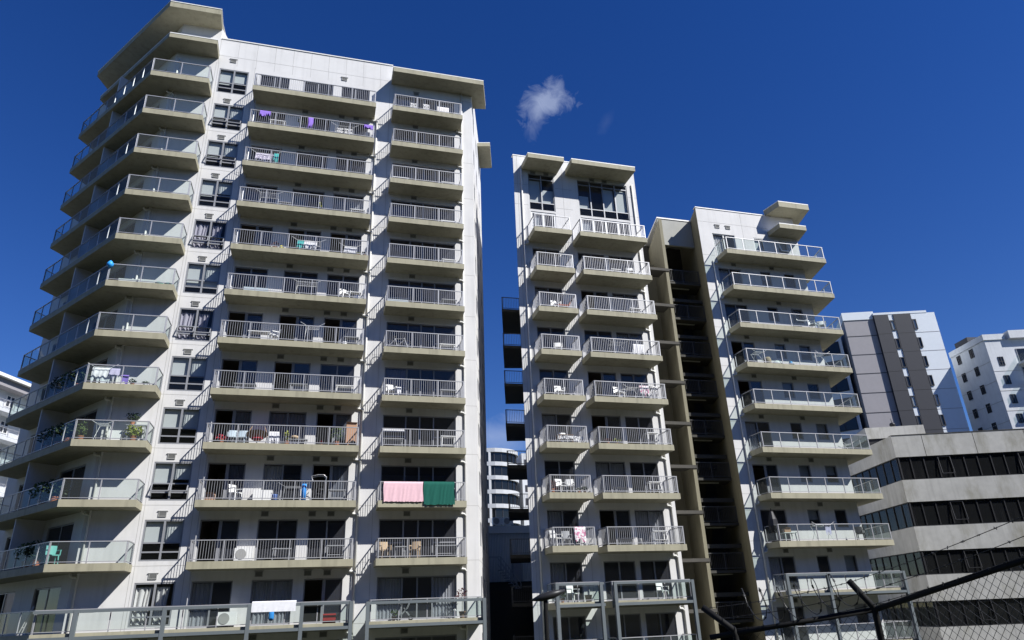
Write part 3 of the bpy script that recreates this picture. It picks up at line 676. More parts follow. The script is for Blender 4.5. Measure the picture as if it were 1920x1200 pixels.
for (za, zb) in [(bands[i+1][1], bands[i][0]) for i in range(5)]:
    for pl, L, du in ((P_OF, OW, .93), (P_OL, LL, 1.12)):
        fr, gl, cb, ops = MB(), MB(), MB(), []; n = int(L/du)
        pl.sheet(gl, .1, L-.1, -.16, za, zb)
        for k in range(n+1):
            u = .06 + (L-.12)*k/n; pl.box(fr, u-.035, u+.035, -.2, -.1, za, zb)
        pl.box(fr, .02, L-.02, -.205, -.095, za, za+.06); pl.box(fr, .02, L-.02, -.205, -.095, zb-.06, zb)
        for k in range(n):
            u = .06 + (L-.12)*k/n; u_ = u + (L-.12)/n
            if rO.random() < .3: pl.curtain(cb, u+.06, u_-.06, -.4, za+.1, zb-.05, wl=.14)
            if pl is P_OF and k in (3, 9, 15):
                op = MB(); ops.append(op)
                for p, q in (((u+.05,-.08,zb-.1),(u_-.05,-.08,zb-.1)), ((u+.05,.06,za+.35),(u_-.05,.06,za+.35)), ((u+.05,-.08,zb-.1),(u+.05,.06,za+.35)), ((u_-.05,-.08,zb-.1),(u_-.05,.06,za+.35))): op.bar(pl.at(*p), pl.at(*q), .05)
        f_ = part('window_strip', fr, BLACK, OB); part('pane', gl, OGLASS, f_)
        if cb.v: part('curtain', cb, CURT, f_)
        for op in ops: part('open_sash', op, BLACK, f_)
m = MB(); cc = [P_OF.xy(.5, -.6), P_OF.xy(OW-1, -.6), P_OF.xy(OW-1, -14), P_OF.xy(.5+3, -14)]
m.prism(cc, BASE, 9.8); part('core', m, BLACK, OB)
m = MB(); q0 = Vector((44.76, 48.4, 0)); ph = PL((44.76, 48.4), (.93, -.36)); ph.box(m, 0, 4.6, -5, 0, 11.4, 12.75, 1); ph.box(m, -.1, 4.7, -5.1, .1, 12.75, 13.7)
part('plant_room', m, [OFFC, BLACK], OB)
m = MB(); p = ph.at(2.7, -1, 13.7); m.tube([p, p + Vector((0,0,.25))], .04); m.lathe([(.02,0),(.2,.06),(.26,.2),(.18,.34),(.02,.4)], p + Vector((0,0,.2)), 12); m.tube([p+Vector((0,0,.55)), p+Vector((-.06,0,.95))], .02)
part('roof_ventilator', m, BLACK, OB, smooth=True)

# ------------------------------------------------------------------ DARK STRIPED TOWER behind
FD = Vector((.95, -.31, 0)).normalized(); GC = Vector((75.1, 80.4, 0)); P_G = PL((GC.x, GC.y), (FD.x, FD.y)); FH = 2.955
DT = thing('apartment_tower', (80, 79, BASE), 'tall grey and white tower block with a charcoal vertical stripe behind the office building', 'tower block')
gw = PL((GC.x-.25*14, GC.y+.97*14), (.25, -.97))
m = MB(); m.prism([P_G.xy(0,0), P_G.xy(4.6,0), P_G.xy(4.6,-14), P_G.xy(3.6,-14)], BASE, 39.44); m.prism([P_G.xy(-.12,.1), P_G.xy(4.6,.1), P_G.xy(4.6,-14), P_G.xy(3.4,-14)], 39.44, 40.7, 1)
for k in range(14):
    z = 36.84 - FH*k; P_G.box(m, 0, 4.4, -.05, .03, z-.05, z+.05, 2); 
part('wall', m, [GREYC, COOLW, CHAR], DT, label='warm grey end bay with white parapet')
m = MB(); d = .35
P_G.box(m, 4.45, 13.45, -13, d, BASE, 39.95, 1); P_G.box(m, 4.4, 12.3, -13, d+.05, 39.95, 40.3, 1)
for u0, u1 in ((4.4, 6.5), (7.27, 9.82)): P_G.box(m, u0, u1, d-.3, d+.12, BASE, 39.94, 0)
for k in range(14):
    z = 36.84 - FH*k; P_G.box(m, 9.85, 13.46, d-.05, d+.025, z-.03, z+.03, 2)
    for u0, u1 in ((4.4, 6.5), (7.27, 9.82)): P_G.box(m, u0, u1, d, d+.13, z-.035, z+.035, 3)
part('wall', m, [CHAR, COOLW, GREYC, BLACK], DT, label='charcoal stripe and white cladding')
for k in range(12):
    z0 = 37.35 - FH*k; z1 = z0 + 1.6
    for u0, u1 in ((6.56, 7.22), (9.84, 10.42)):
        fr = MB(); P_G.frame(fr, u0, u1, z0, z1, d=d+.06, w=.10, t=.14); P_G.box(fr, u0-.02, u0+.16, d, d+.15, z0, z1)
        wn = part('window', fr, CHAR, DT); gl = MB(); P_G.sheet(gl, u0+.08, u1-.06, d+.03, z0+.08, z1-.08); part('pane', gl, TINTED if (k*3) % 4 else GLASS, wn)
m = MB()
wing = [P_G.xy(-.2, -1.8), P_G.xy(-5.5, -4.5), P_G.xy(-3, -16), P_G.xy(3, -14)]
m.prism(wing, BASE, 38.6); part('side_wing', m, COOLW, DT)
PWG = PL(P_G.xy(-5.5, -4.5), (P_G.at(-.2,-1.8,0) - P_G.at(-5.5,-4.5,0)).to_2d())
for k in range(12):
    z0 = 35.0 - FH*k; fr, gl = MB(), MB(); PWG.frame(fr, .3, 5.5, z0, z0+1.9, cols=(2.0, 3.8), d=.05, w=.10, t=.12); PWG.sheet(gl, .35, 5.45, .03, z0+.05, z0+1.85)
    wn = part('window', fr, CHAR, DT); part('pane', gl, TINTED, wn)

# ------------------------------------------------------------------ FAR WHITE BLOCK (right edge)
FC = (90.1, 71.45); P_FF = PL(FC, (.955, -.3)); fl = Vector((.2, .98, 0)).normalized(); P_FL = PL((FC[0]+fl.x*7.4, FC[1]+fl.y*7.4), (-fl.x, -fl.y))
FT = thing('apartment_block', (*FC, BASE), 'distant white apartment block with small windows and side balconies at the far right edge', 'apartment building')
m = MB(); poly = [FC, P_FF.xy(14, 0), P_FF.xy(14, -9), P_FL.xy(0, 0)]
m.prism(poly, BASE, 33.75); m.prism([P_FF.xy(-.15, .15), P_FF.xy(2.95, .15), P_FF.xy(3.1, -7), (P_FL.xy(0,0)[0]-.15, P_FL.xy(0,0)[1])], 33.75, 34.6)
m.prism([P_FF.xy(3.3, .6), P_FF.xy(14, .6), P_FF.xy(14, -6), P_FF.xy(3.3, -6)], 33.75, 34.9)
m.prism([P_FL.xy(1.2, -.3), P_FL.xy(4, -.3), P_FL.xy(4, -3), P_FL.xy(1.2, -3)], 34.6, 35.6, 1)
for k in range(12):
    z = 31.6 - 2.85*k; P_FF.box(m, 0, 14, -.05, .03, z-2.5-.03, z-2.5+.03, 2); P_FL.box(m, 0, 7.4, -.05, .03, z-1.0-.03, z-1.0+.03, 2)
part('wall', m, [FARW, CHAR, JOINT], FT)
def small_win(root, pl, u, z, w_=.75, h=1.25, cross=True):
    fr, gl = MB(), MB(); pl.frame(fr, u-w_/2, u+w_/2, z, z+h, cols=(u,) if cross else (), rows=(z+h*.45,) if cross else (), d=.03, w=.07, t=.1)
    pl.sheet(gl, u-w_/2+.04, u+w_/2-.04, .025, z+.04, z+h-.04); wn = part('window', fr, CHAR, root); part('pane', gl, TINTED, wn)
for k in range(9):
    z = 32.2 - 2.75*k; small_win(FT, P_FL, 1.6, z, .8, 1.3); small_win(FT, P_FL, 4.4, z, .8, 1.3); small_win(FT, P_FF, 1.45, z-2.3, .75, 1.3)
    b = MB(); P_FF.box(b, 3.6, 9, 0, 1.7, z-2.3, z-2.05); rb = part('balcony', b, FARW, FT)
    gl = MB(); P_FF.sheet(gl, 3.6, 9, 1.66, z-2.02, z-1.1); gl.face([P_FF.at(3.62,.05,z-2.02), P_FF.at(3.62,1.66,z-2.02), P_FF.at(3.62,1.66,z-1.1), P_FF.at(3.62,.05,z-1.1)]); part('glass_panel', gl, BGLASS, rb)
    fr, gl = MB(), MB(); P_FF.frame(fr, 3.9, 8.5, z-2.0, z+.1, cols=(5.3, 6.8), d=.03, w=.08, t=.1); P_FF.sheet(gl, 3.95, 8.45, .02, z-1.95, z+.05); wn = part('balcony_door', fr, FRAME, FT); part('pane', gl, TINTED, wn)

# ------------------------------------------------------------------ buildings seen through the gap
GB = thing('apartment_block', (38, 146, BASE), 'white apartment block with curved corner and ribbon windows seen through the gap between towers', 'apartment building')
cv = [(22, 148.0), (33.9, 145.0), (34.9, 144.75)] + [(35.9 + 6.6*math.sin(R(a)), 150.2 - 5.7*math.cos(R(a))) for a in (0, 15, 30, 45, 60, 75, 90)]
cv += [(42.3, 160), (22, 160)]
inn = [(22, 148.5), (33.9, 145.5), (34.9, 145.25)] + [(35.8 + 6.2*math.sin(R(a)), 150.4 - 5.4*math.cos(R(a))) for a in (0, 15, 30, 45, 60, 75, 90)] + [(41.5, 159.5), (22, 159.5)]
m = MB(); m.prism(inn, BASE, 33.0); part('core', m, BLACK, GB)
for k in range(12):
    z = 33.7 - 2.95*k; m = MB(); m.prism(cv, z-.85, z); part('floor_band', m, GBW, GB)
    fr, gl = MB(), MB()
    for p, q, L, d_ in segs(inn[:10]):
        n = max(1, int(L/1.3))
        for j in range(n): fr.post(p[0]+d_[0]*L*j/n + d_[1]*.1, p[1]+d_[1]*L*j/n - d_[0]*.1, z-2.95, z-.85, .12, *d_)
        gl.face([(p[0]+d_[1]*.05,p[1]-d_[0]*.05,z-2.95), (q[0]+d_[1]*.05,q[1]-d_[0]*.05,z-2.95), (q[0]+d_[1]*.05,q[1]-d_[0]*.05,z-.85), (p[0]+d_[1]*.05,p[1]-d_[0]*.05,z-.85)])
    wn = part('window_strip', fr, CHAR, GB); part('pane', gl, TINTED, wn)
    m = MB()
    for x, y in ((32.6, 145.4), (34.8, 144.85)): m.box(x-.25, x+.25, y-.05, y+.5, z-2.95, z-.85)
    part('pier', m, GBW, GB)
SL = thing('tower_block', (45.5, 152, BASE), 'thin pale tower block just showing behind the curved white block in the gap', 'tower block')
m = MB(); m.box(44.0, 47.5, 152, 160, BASE, 34.3); part('wall', m, FARW, SL)
for k in range(8): m = MB(); m.box(44.6, 46.8, 151.95, 152.0, 31.4-2.9*k, 32.9-2.9*k); part('window', m, CHAR, SL)
CB = thing('shed', (15, 58.3, BASE), 'low corrugated steel clad building with two air conditioning units in the gap', 'shed')
m = MB(); n = 90
m.grid(lambda a, b: (8 + 12*a, 58.4 - 2.6*a*.3 + .04*math.sin(a*n*2*math.pi), 2.6 + 3.75*b), n*6, 1); part('cladding', m, CORR, CB)
m = MB(); m.prism([(7.9, 58.3), (20.1, 57.4), (20.1, 66), (7.9, 66)], 6.36, 6.95); m.prism([(8, 58.6), (20, 57.8), (20, 65), (8, 65)], BASE, 6.36, 1); part('roof', m, [CORR, DTAN], CB)
m = MB(); m.box(15.55, 16.3, 57.5, 57.7, 2.62, 4.5); part('door', m, FRAME, CB)
st = MB(); 
for k in range(10): st.box(14.2+.16*k, 14.5+.16*k, 56.2, 57.2, 3.4-.2*k, 3.45-.2*k)
for y in (56.2, 57.2): st.bar((14.2, y, 4.4), (15.8, y, 2.4), .05); st.bar((14.2, y, 3.9), (15.8, y, 1.9), .05); st.bar((13.2, y, 4.4), (14.2, y, 4.4), .05)
for k in range(5): st.bar((14.2+.4*k, 56.2, 3.4-.5*k), (14.2+.4*k, 56.2, 4.4-.5*k), .05)
part('steel_stair', st, RAIL, CB)
AW = thing('wall', (15.2, 50, BASE), 'dark shaded retaining wall block at the bottom of the gap', 'wall')
m = MB(); m.prism([(12.0, 51), (16.4, 50.2), (16.8, 56), (12.2, 56)], BASE, 1.6); m.prism([(11.9, 50.9), (16.5, 50.1), (16.9, 56.1), (12.1, 56.1)], 1.6, 1.8); part('wall', m, DTAN, AW)  # gap shade put into the wall's dark colour
# ------------------------------------------------------------------ far left white block
LB = thing('apartment_block', (-36, 83, BASE), 'white apartment block with wide eaves and balconies behind the left tower', 'apartment building')
P_L = PL((-39.35, 73.86), (.36, .933))
m = MB(); P_L.box(m, -12, 30, -12, 0, BASE, 25.2); P_L.box(m, -13, 22.5, -13, 1.7, 26.0, 26.35, 1); P_L.box(m, -12, 22.0, -12.5, 1.2, 25.2, 26.0, 2)
part('wall', m, [FARW, CAP, GREYC], LB)
for k in range(8):
    z = 22.75 - 2.9*k
    for j, u in enumerate((-6, -2.5, 1, 4, 7.5, 10.5, 13.5, 16.3, 19, 22)):
        fr, gl = MB(), MB(); h = 2.0 if j % 2 else 1.3; zb = z + (.1 if j % 2 else .8)
        P_L.frame(fr, u, u+1.2, zb, zb+h, cols=(u+.6,), rows=(zb+.8,), d=.03, w=.08, t=.1); P_L.sheet(gl, u+.04, u+1.16, .02, zb+.04, zb+h-.04)
        wn = part('window', fr, WFRAME, LB); part('pane', gl, TINTED, wn)
    b = MB(); P_L.box(b, -8, 21, 0, 1.5, z-.3, z); rb = part('balcony', b, FARW, LB)
    part('railing', rail_bars([P_L.xy(-7.9, .05), P_L.xy(-7.9, 1.45), P_L.xy(20.9, 1.45), P_L.xy(20.9, .05)], 1.0, z, gap=.2), RAIL, rb)

# ------------------------------------------------------------------ street lamp and fence close to the camera
SLP = thing('street_lamp', (6.94, 22.0, BASE), 'dark street lamp silhouetted in front of the left steel framed terrace of the narrow tower', 'street lamp')
m = MB(); m.tube([(6.94, 22, BASE), (6.94, 22, .45)], [.09, .065], 10); part('pole', m, FENCE, SLP)
m = MB(); m.tube([(6.94, 22, .40), (6.80, 22, .5), (6.70, 22, .5)], .03, 6); m.tube([(6.55, 22.1, .44), (6.8, 21.98, .50), (7.15, 21.9, .58), (7.55, 21.85, .68)], [.03, .11, .12, .05], 8); part('lamp_head', m, BPLAS, SLP, smooth=True)

FN = thing('chain_link_fence', (3.9, 4.55, -1.75), 'dark silhouetted chain link fence topped with barbed wire and a razor wire coil', 'fence')
pa, pb, pc = Vector((3.06, 5.17, -.185)), Vector((3.911, 4.55, -.05)), Vector((3.98, 3.34, .195))
pc = pb + (pc-pb)*1.45
m = MB(); m.tube([pa + (pa-pb)*.12, pb], .019, 10); part('top_rail', m, FENCE, FN, smooth=True); m = MB(); m.tube([pb, pc], .019, 10); part('top_rail', m, FENCE, FN, smooth=True)
def arm_post(p, tip):
    m = MB(); m.tube([(p.x, p.y, p.z-1.7), (p.x, p.y, p.z-.02), (p.x-.008, p.y, p.z+.02), tuple(tip)], .0235, 10); part('post', m, FENCE, FN, smooth=True)
ta, tb = Vector((2.93, 5.25, .012)), Vector((3.775, 4.59, .15)); tcn = pc + (tb-pb)
arm_post(pa + Vector((.05,-.04,.01)), ta); arm_post(pb, tb); arm_post(pc, tcn)
def barbed(p, q, n):
    m = MB(); L = (q-p).length
    pts = [p + (q-p)*t + Vector((0,0,-.02*math.sin(math.pi*t))) for t in [k/12 for k in range(13)]]; m.tube(pts, .0022, 4)
    for k in range(int(L/.12)):
        c = p + (q-p)*((k+.5)*.12/L) + Vector((0,0,-.02*math.sin(math.pi*(k+.5)*.12/L)))
        for s_ in range(3):
            v = Vector((rnd.uniform(-1,1), rnd.uniform(-1,1), rnd.uniform(-1,1))).normalized()*.012; m.bar(c-v, c+v, .003)
    part('barbed_wire', m, WIRE, FN)
for t in (.15, .55, .95):
    barbed(pb + (tb-pb)*t, pc + (tcn-pc)*t, 9); barbed(pa + (ta-pa)*t, pb + (tb-pb)*t, 9)
def mesh_panel(p, q, h):
    m = MB(); L = (q-p).length; d = (q-p)/L; st_ = .062
    for sgn in (1, -1):
        k = -int(h/st_)
        while k*st_ < L:
            u0 = k*st_ if sgn > 0 else k*st_ + h
            u1 = u0 + sgn*h; za, zb = 0, -h
            a, b = u0, u1; la, lb = 0.0, 1.0
            def cl(t): return a + (b-a)*t
            ts = [0, 1]
            if a != b:
                for lim in (0, L):
                    t = (lim-a)/(b-a)
                    if 0 < t < 1: ts.append(t)
            ts = sorted(ts); best = None
            for t0, t1 in zip(ts, ts[1:]):
                mid = cl((t0+t1)/2)
                if 0 <= mid <= L: best = (t0, t1)
            if best:
                o = Vector((0,0,0))
                A = p + d*cl(best[0]) + Vector((0,0,-h*best[0]-.015)); B = p + d*cl(best[1]) + Vector((0,0,-h*best[1]-.015))
                if (B-A).length > .01: m.bar(A, B, .0021)
            k += 1
    part('wire_mesh', m, WIRE, FN)
mesh_panel(pa, pb, 1.0); mesh_panel(pb, pc, 1.35)
m = MB(); pts = []; c0, c1 = Vector((3.20, 5.10, .0)), Vector((3.80, 4.62, .085)); ax = (c1-c0).normalized(); sd = Vector((0,0,1)); nn = ax.cross(sd).normalized()
for k in range(6*28+1):
    t = k/(6*28); a = 2*math.pi*6*t; r = .118 + .016*math.sin(5.1*t*6); pts.append(c0 + (c1-c0)*t + ax*(.05*math.cos(a+.6)) + sd*(r*math.sin(a)) + nn*(r*math.cos(a)))
m.tube(pts, .0034, 5)
for k in range(3, len(pts)-2, 5):
    d_ = (pts[k+1]-pts[k]).normalized(); m.bar(pts[k]-d_*.012, pts[k]+d_*.012, .014, .003)
part('razor_wire', m, WIRE, FN)


# ------------------------------------------------------------------ things standing and hanging on the balconies
FLOORS = {'L': LZ, 'M': MZ, 'R': RZ}
def foliage(mb, c, rx, ry, rz, n, size, rr, droop=0.0):
    for _ in range(n):
        while True:
            p = Vector((rr.uniform(-1,1), rr.uniform(-1,1), rr.uniform(-1,1)))
            if p.length < 1: break
        q = Vector((c[0]+p.x*rx, c[1]+p.y*ry, c[2]+p.z*rz - droop*p.x*p.x))
        a = Vector((rr.uniform(-1,1), rr.uniform(-1,1), rr.uniform(-.6,1))).normalized(); b = a.cross(Vector((rr.uniform(-1,1), rr.uniform(-1,1), rr.uniform(-1,1)))).normalized()
        s_ = size*rr.uniform(.6, 1.3); mb.face([q-a*s_, q-b*s_*.45, q+a*s_, q+b*s_*.45])
def chair(m, label, at, rz=0, cat='chair', group=None):
    t = thing('chair', at, label, cat, group, rz); c, s_ = math.cos(rz), math.sin(rz)
    key = ('chair', m.name)
    def mk():
        a = MB(); a.box(-.22,.22,-.22,.22,.40,.45); b = MB(); b.grid(lambda u, v: (-.22+.44*u, .21+.06*v+.03*(2*u-1)**2, .47+.40*v), 6, 4); b.grid(lambda u, v: (-.22+.44*u, .235+.06*v+.03*(2*u-1)**2, .47+.40*v), 6, 4)
        L = []
        for x, y in ((-.19,-.19),(.19,-.19),(-.19,.2),(.19,.2)): l = MB(); l.bar((x*1.1,y*1.1,0), (x,y,.41), .045); L.append(l.mesh('leg', m))
        ar = []
        for x in (-.24, .24): l = MB(); l.bar((x,-.18,.42), (x,-.2,.64), .04); l.bar((x,-.22,.64), (x,.24,.66), .045); ar.append(l.mesh('armrest', m))
        return a.mesh('seat', m), b.mesh('backrest', m), L, ar
    a, b, L, ar = shared(key, mk); o = Vector(at)
    for n_, me in [('seat', a), ('backrest', b)] + [('leg', l) for l in L] + [('armrest', l) for l in ar]:
        p = link(n_, me, t, at)
    return t
def table(m, label, at, w=.9, d=.5, h=.68, rz=0, name='table', cat='table', group=None, shelf=False):
    t = thing(name, at, label, cat, group, rz)
    a = MB(); a.box(-w/2, w/2, -d/2, d/2, h-.04, h); part('tabletop' if name == 'table' else 'seat', a, m, t, at)
    for x in (-1, 1):
        for y in (-1, 1): l = MB(); l.bar((x*(w/2-.05), y*(d/2-.04), 0), (x*(w/2-.08), y*(d/2-.05), h-.03), .04); part('leg', l, m, t, at)
    if shelf: a = MB(); a.box(-w/2+.05, w/2-.05, -d/2+.03, d/2-.03, h*.35, h*.35+.03); part('shelf', a, m, t, at)
    return t
def airer(label, at, w=1.0, h=.95, rz=0, m=None):
    a = MB(); m = m or WPLAS; r = .011
    for y in (-.28, .28):
        a.tube([(-w/2, y, 0), (-w/2+.06, -y, h)], r, 5); a.tube([(w/2, y, 0), (w/2-.06, -y, h)], r, 5); a.tube([(-w/2, y, .03), (w/2, y, .03)], r, 5); a.tube([(-w/2+.06, -y, h), (w/2-.06, -y, h)], r, 5)
    for k in range(5): y = -.24+.12*k; a.tube([(-w/2+.06, y, h), (w/2-.06, y, h)], .007, 4)
    a.tube([(-w/2+.06,-.28,h), (-w/2-.25,-.3,h+.18)], r, 5); a.tube([(w/2-.06,-.28,h), (w/2+.25,-.3,h+.18)], r, 5); a.tube([(-w/2+.06,-.28,h),(-w/2+.06,.28,h)], r, 5); a.tube([(w/2-.06,-.28,h),(w/2-.06,.28,h)], r, 5)
    return link('drying_rack', a.mesh('drying_rack', m), None, at, rz, label, 'drying rack')
def hung(m, label, at, w, h, back=.3, rz=0, name='towel', cat='towel', wav=.03, seed=1, ragged=0.0):
    """cloth folded over a rail whose top is at 'at'"""
    rr = random.Random(seed); ph = rr.uniform(0, 6); a = MB(); T = h + back
    off = [rr.uniform(-1, 1)*ragged for _ in range(40)]
    def fn(u, v):
        d = v*T - back; x = (u-.5)*w; k = off[int(u*30)]
        wv = wav*math.sin(u*w*9+ph+1.5*math.sin(u*w*4+ph)+d*2.1)*min(1, abs(d)*2.5) + wav*.6*math.sin(u*w*23+2*ph+d*5)*min(1, abs(d)*2)
        if d < 0: return (x, .035 - wv*.5, -abs(d)*(1+k*.3))
        return (x + .02*math.sin(d*5+ph), -.04 - abs(wv) - .015*d, -d*(1+k*(d/h)) )
    a.grid(fn, max(10, int(w*22)), 14)
    return link(name, a.mesh(name, m, True), None, at, rz, label, cat)
def potted(label, at, leafm, n=70, r=.25, h=.45, potm=None, pot=.16, size=.07, seed=1, name='potted_plant', tall=0.0, droop=0):
    rr = random.Random(seed); t = thing(name, at, label, 'plant')
    p = MB(); p.lathe([(pot*.7, 0), (pot, pot*1.7), (pot*1.08, pot*1.7), (pot*1.08, pot*1.95), (pot*.9, pot*1.95), (pot*.85, pot*1.6)], n=14); part('pot', p, potm or TERRA, t, at)
    f_ = MB(); foliage(f_, (0, 0, pot*1.9 + h*.5 + tall), r, r*.8, h*.55, n, size, rr, droop); part('foliage', f_, leafm, t, at)
    st_ = MB(); st_.tube([(0,0,pot*1.5), (.02,0,pot*1.9+h*.4+tall)], .014, 5); part('stem', st_, DLEAF, t, at)
    return t
def carton(m, label, at, w, d, h, rz=0, name='cardboard_box', cat='box'):
    a = MB(); a.box(-w/2, w/2, -d/2, d/2, 0, h); a.box(-w/2-.002, w/2+.002, -.03, .03, .002, h+.002, 1)
    if name == 'cardboard_box':
        a.face([(-w/2,-d/2,h), (w/2,-d/2,h), (w/2+.01,-d/2-.09,h+.05), (-w/2,-d/2-.09,h+.06)])
    return link(name, a.mesh(name, [m, PIPE]), None, at, rz, label, cat)
def ac_unit(label, at, rz=0):
    t = thing('air_conditioner', at, label, 'air conditioner', None, rz); a = MB(); a.box(-.42,.42,-.16,.16,.08,.66); part('casing', a, WPLAS, t, at)
    g_ = MB(); g_.lathe([(.25,0),(.25,.012),(.23,.016),(.02,.016)], n=20); 
    for v in range(len(g_.v)): x, y, z_ = g_.v[v]; g_.v[v] = (x-.12, -.162-z_, y+.37)
    part('fan_grille', g_, VENT, t, at)
    for x in (-.3,.3): f_ = MB(); f_.box(x-.03,x+.03,-.16,.16,0,.08); part('foot', f_, BPLAS, t, at)
def blob(name, m, label, at, prof, cat, n=12, rz=0, squash=(1,1)):
    a = MB(); a.lathe(prof, n=n); a.v = [(x*squash[0], y*squash[1], z_) for x, y, z_ in a.v]
    return link(name, a.mesh(name, m, True), None, at, rz, label, cat)
def P(t, row, x, y, h=0.0): return (x, y, FLOORS[t][row-1] + h)
CL = lambda n, c: cloth(n, c)
VIO, LIL, WHC, TEAL, GRN, PNK, BLU = CL('violet cloth', (.30,.19,.62)), CL('lilac cloth', (.55,.50,.68)), CL('white cloth', (.72,.72,.74)), CL('teal cloth', (.06,.42,.40)), CL('bottle green towel', (.018,.105,.08)), CL('pink towel', (.76,.50,.54)), CL('blue cloth', (.05,.28,.72))
def patterned(name, c1, c2, scale):
    m = mat(name, c1, .9); t = m.node_tree
    if not any(n.type == 'TEX_VORONOI' for n in t.nodes):
        co = N(t, 'ShaderNodeTexCoord'); v = N(t, 'ShaderNodeTexNoise'); v.inputs['Scale'].default_value = scale; v.inputs['Detail'].default_value = 1; t.links.new(co.outputs['Object'], v.inputs['Vector'])
        r_ = N(t, 'ShaderNodeValToRGB'); r_.color_ramp.interpolation = 'CONSTANT'; r_.color_ramp.elements[0].color = (*c1, 1); r_.color_ramp.elements[1].color = (*c2, 1); r_.color_ramp.elements[1].position = .52
        t.links.new(v.outputs['Fac'], r_.inputs['Fac']); t.links.new(r_.outputs['Color'], t.nodes['Principled BSDF'].inputs['Base Color'])
    return m
PATT = patterned('black and white print', (.72,.71,.70), (.05,.05,.05), 16); PATF = patterned('pink floral print', (.75,.72,.72), (.55,.22,.33), 9); PATM = patterned('lilac grey print', (.62,.58,.66), (.28,.25,.36), 14); ZIG = patterned('silver patterned cloth', (.72,.72,.72), (.16,.16,.17), 11)
GREYP = mat('grey plastic', (.28,.29,.30), .5); PALEB = mat('pale blue plastic', (.42,.50,.55), .5); TANC = mat('tan canvas', (.42,.32,.21), .9); REDP = mat('red plastic', (.35,.02,.02), .5); CHROME = mat('pale metal', (.55,.55,.55), .35, .6); MINT = mat('mint plastic', (.10,.34,.30), .5); BWOOD = mat('brown wood', (.20,.12,.07), .7)

# --- left tower, long balconies in the middle, from the top down
hung(VIO, 'violet cloth tied over the rail at the left end of the second long balcony', P('L',2,-4.82,36.60,.99), .62, .36, .3, seed=1, ragged=.5, name='cloth', cat='cloth')
hung(VIO, 'narrow violet scarf hanging in the middle of the second long balcony', P('L',2,-2.11,36.62,.99), .30, .72, .3, seed=2, ragged=.3, name='scarf', cat='scarf')
hung(VIO, 'violet cloth knotted round the right corner of the second long balcony rail', P('L',2,1.40,36.60,.99), .55, .28, .3, seed=3, ragged=.5, name='cloth', cat='cloth')
blob('laundry_bin', WPLAS, 'white tapered bin under the violet cloth at the balcony corner', P('L',2,1.42,37.1), [(.17,0),(.22,.62),(.23,.64),(.2,.65)], 'bin')
table(WPLAS, 'white table behind the rail of the second long balcony', P('L',2,-4.1,37.3), .95, .5, .78)
potted('dark spiky plant standing taller than the rail of the second long balcony', P('L',2,-2.75,37.0), DLEAF, 60, .22, .5, seed=4, tall=.35)
hung(PATT, 'black and white shirt drying on the second long balcony', P('L',2,-.31,37.1,.86), .42, .5, .2, seed=5, ragged=.3, name='shirt', cat='shirt')
hung(PATT, 'black and white patterned towel beside the shirt on the second long balcony', P('L',2,.2,37.1,.9), .5, .62, .25, seed=6, ragged=.15)
airer('white drying rack under patterned washing on the second long balcony', P('L',2,-.05,37.15), 1.2, .85)
blob('cushion', PATT, 'black and white cushion on the floor by the bin', P('L',2,.72,37.0), [(.1,0),(.2,.07),(.2,.13),(.1,.2)], 'cushion')
airer('drying rack full of lilac print washing on the third long balcony', P('L',3,-4.54,37.2), 1.2, .9)
hung(PATM, 'lilac grey print washing over the rack on the third long balcony', P('L',3,-4.6,37.05,.94), 1.0, .55, .4, seed=7, ragged=.35, name='bedsheet', cat='washing')
hung(TEAL, 'teal towel hanging in a point on the third long balcony', P('L',3,-3.93,36.9,.97), .28, .66, .2, seed=8, ragged=.4)
table(WPLAS, 'white bench at the right end of the third long balcony', P('L',3,1.0,37.4), .9, .35, .45, name='bench', cat='bench')
airer('empty white drying rack with raised wings on the fourth long balcony', P('L',4,-4.07,37.2), 1.1, .95)
table(GREYP, 'grey table next to the empty rack on the fourth long balcony', P('L',4,-3.15,37.4), .7, .45, .62)
table(WPLAS, 'white table at the right end of the fourth long balcony', P('L',4,1.05,37.4), .85, .5, .62)
potted('thin green plant in the middle of the fourth long balcony', P('L',4,-1.14,37.1), YLEAF, 26, .12, .4, pot=.11, seed=9, tall=.2)
potted('dark brown shrub in a pot on the fifth long balcony', P('L',5,-3.45,37.2), MLEAF, 60, .24, .4, seed=10)
blob('watering_can', mat('yellow plastic', (.65,.58,.05), .5), 'yellow pot with white lid left of centre on the fifth long balcony', P('L',5,-3.07,36.95), [(.12,0),(.15,.12),(.13,.26),(.05,.34)], 'pot')
airer('white drying rack under teal and white washing on the fifth long balcony', P('L',5,-1.6,37.2), 1.4, .8)
hung(TEAL, 'teal shirt pegged at the left of the rack on the fifth long balcony', P('L',5,-2.05,37.0,.84), .36, .5, .2, seed=11, ragged=.4, name='shirt', cat='shirt')
hung(WHC, 'white sheet sagging over the rack on the fifth long balcony', P('L',5,-1.5,37.0,.84), .72, .45, .3, seed=12, ragged=.5, name='bedsheet', cat='washing')
airer('small white rack at the right end of the fifth long balcony', P('L',5,.76,37.2), .8, .68)
hung(WHC, 'white towel over the small rack at the right end of the fifth balcony', P('L',5,.76,37.0,.72), .72, .42, .3, seed=13, ragged=.1)
potted('low yellow green plant beside the small rack on the fifth long balcony', P('L',5,1.22,36.95), YLEAF, 50, .17, .16, pot=.1, seed=14)
potted('dark little plant in the right corner of the fifth long balcony', P('L',5,1.58,36.95), DLEAF, 40, .13, .22, pot=.1, seed=15)
carton(PALEB, 'long pale blue storage crate on the sixth long balcony', P('L',6,-4.2,37.4), 1.3, .4, .5, name='storage_crate', cat='crate')
airer('empty white drying rack in the middle of the sixth long balcony', P('L',6,-1.5,37.2), 1.2, .95)
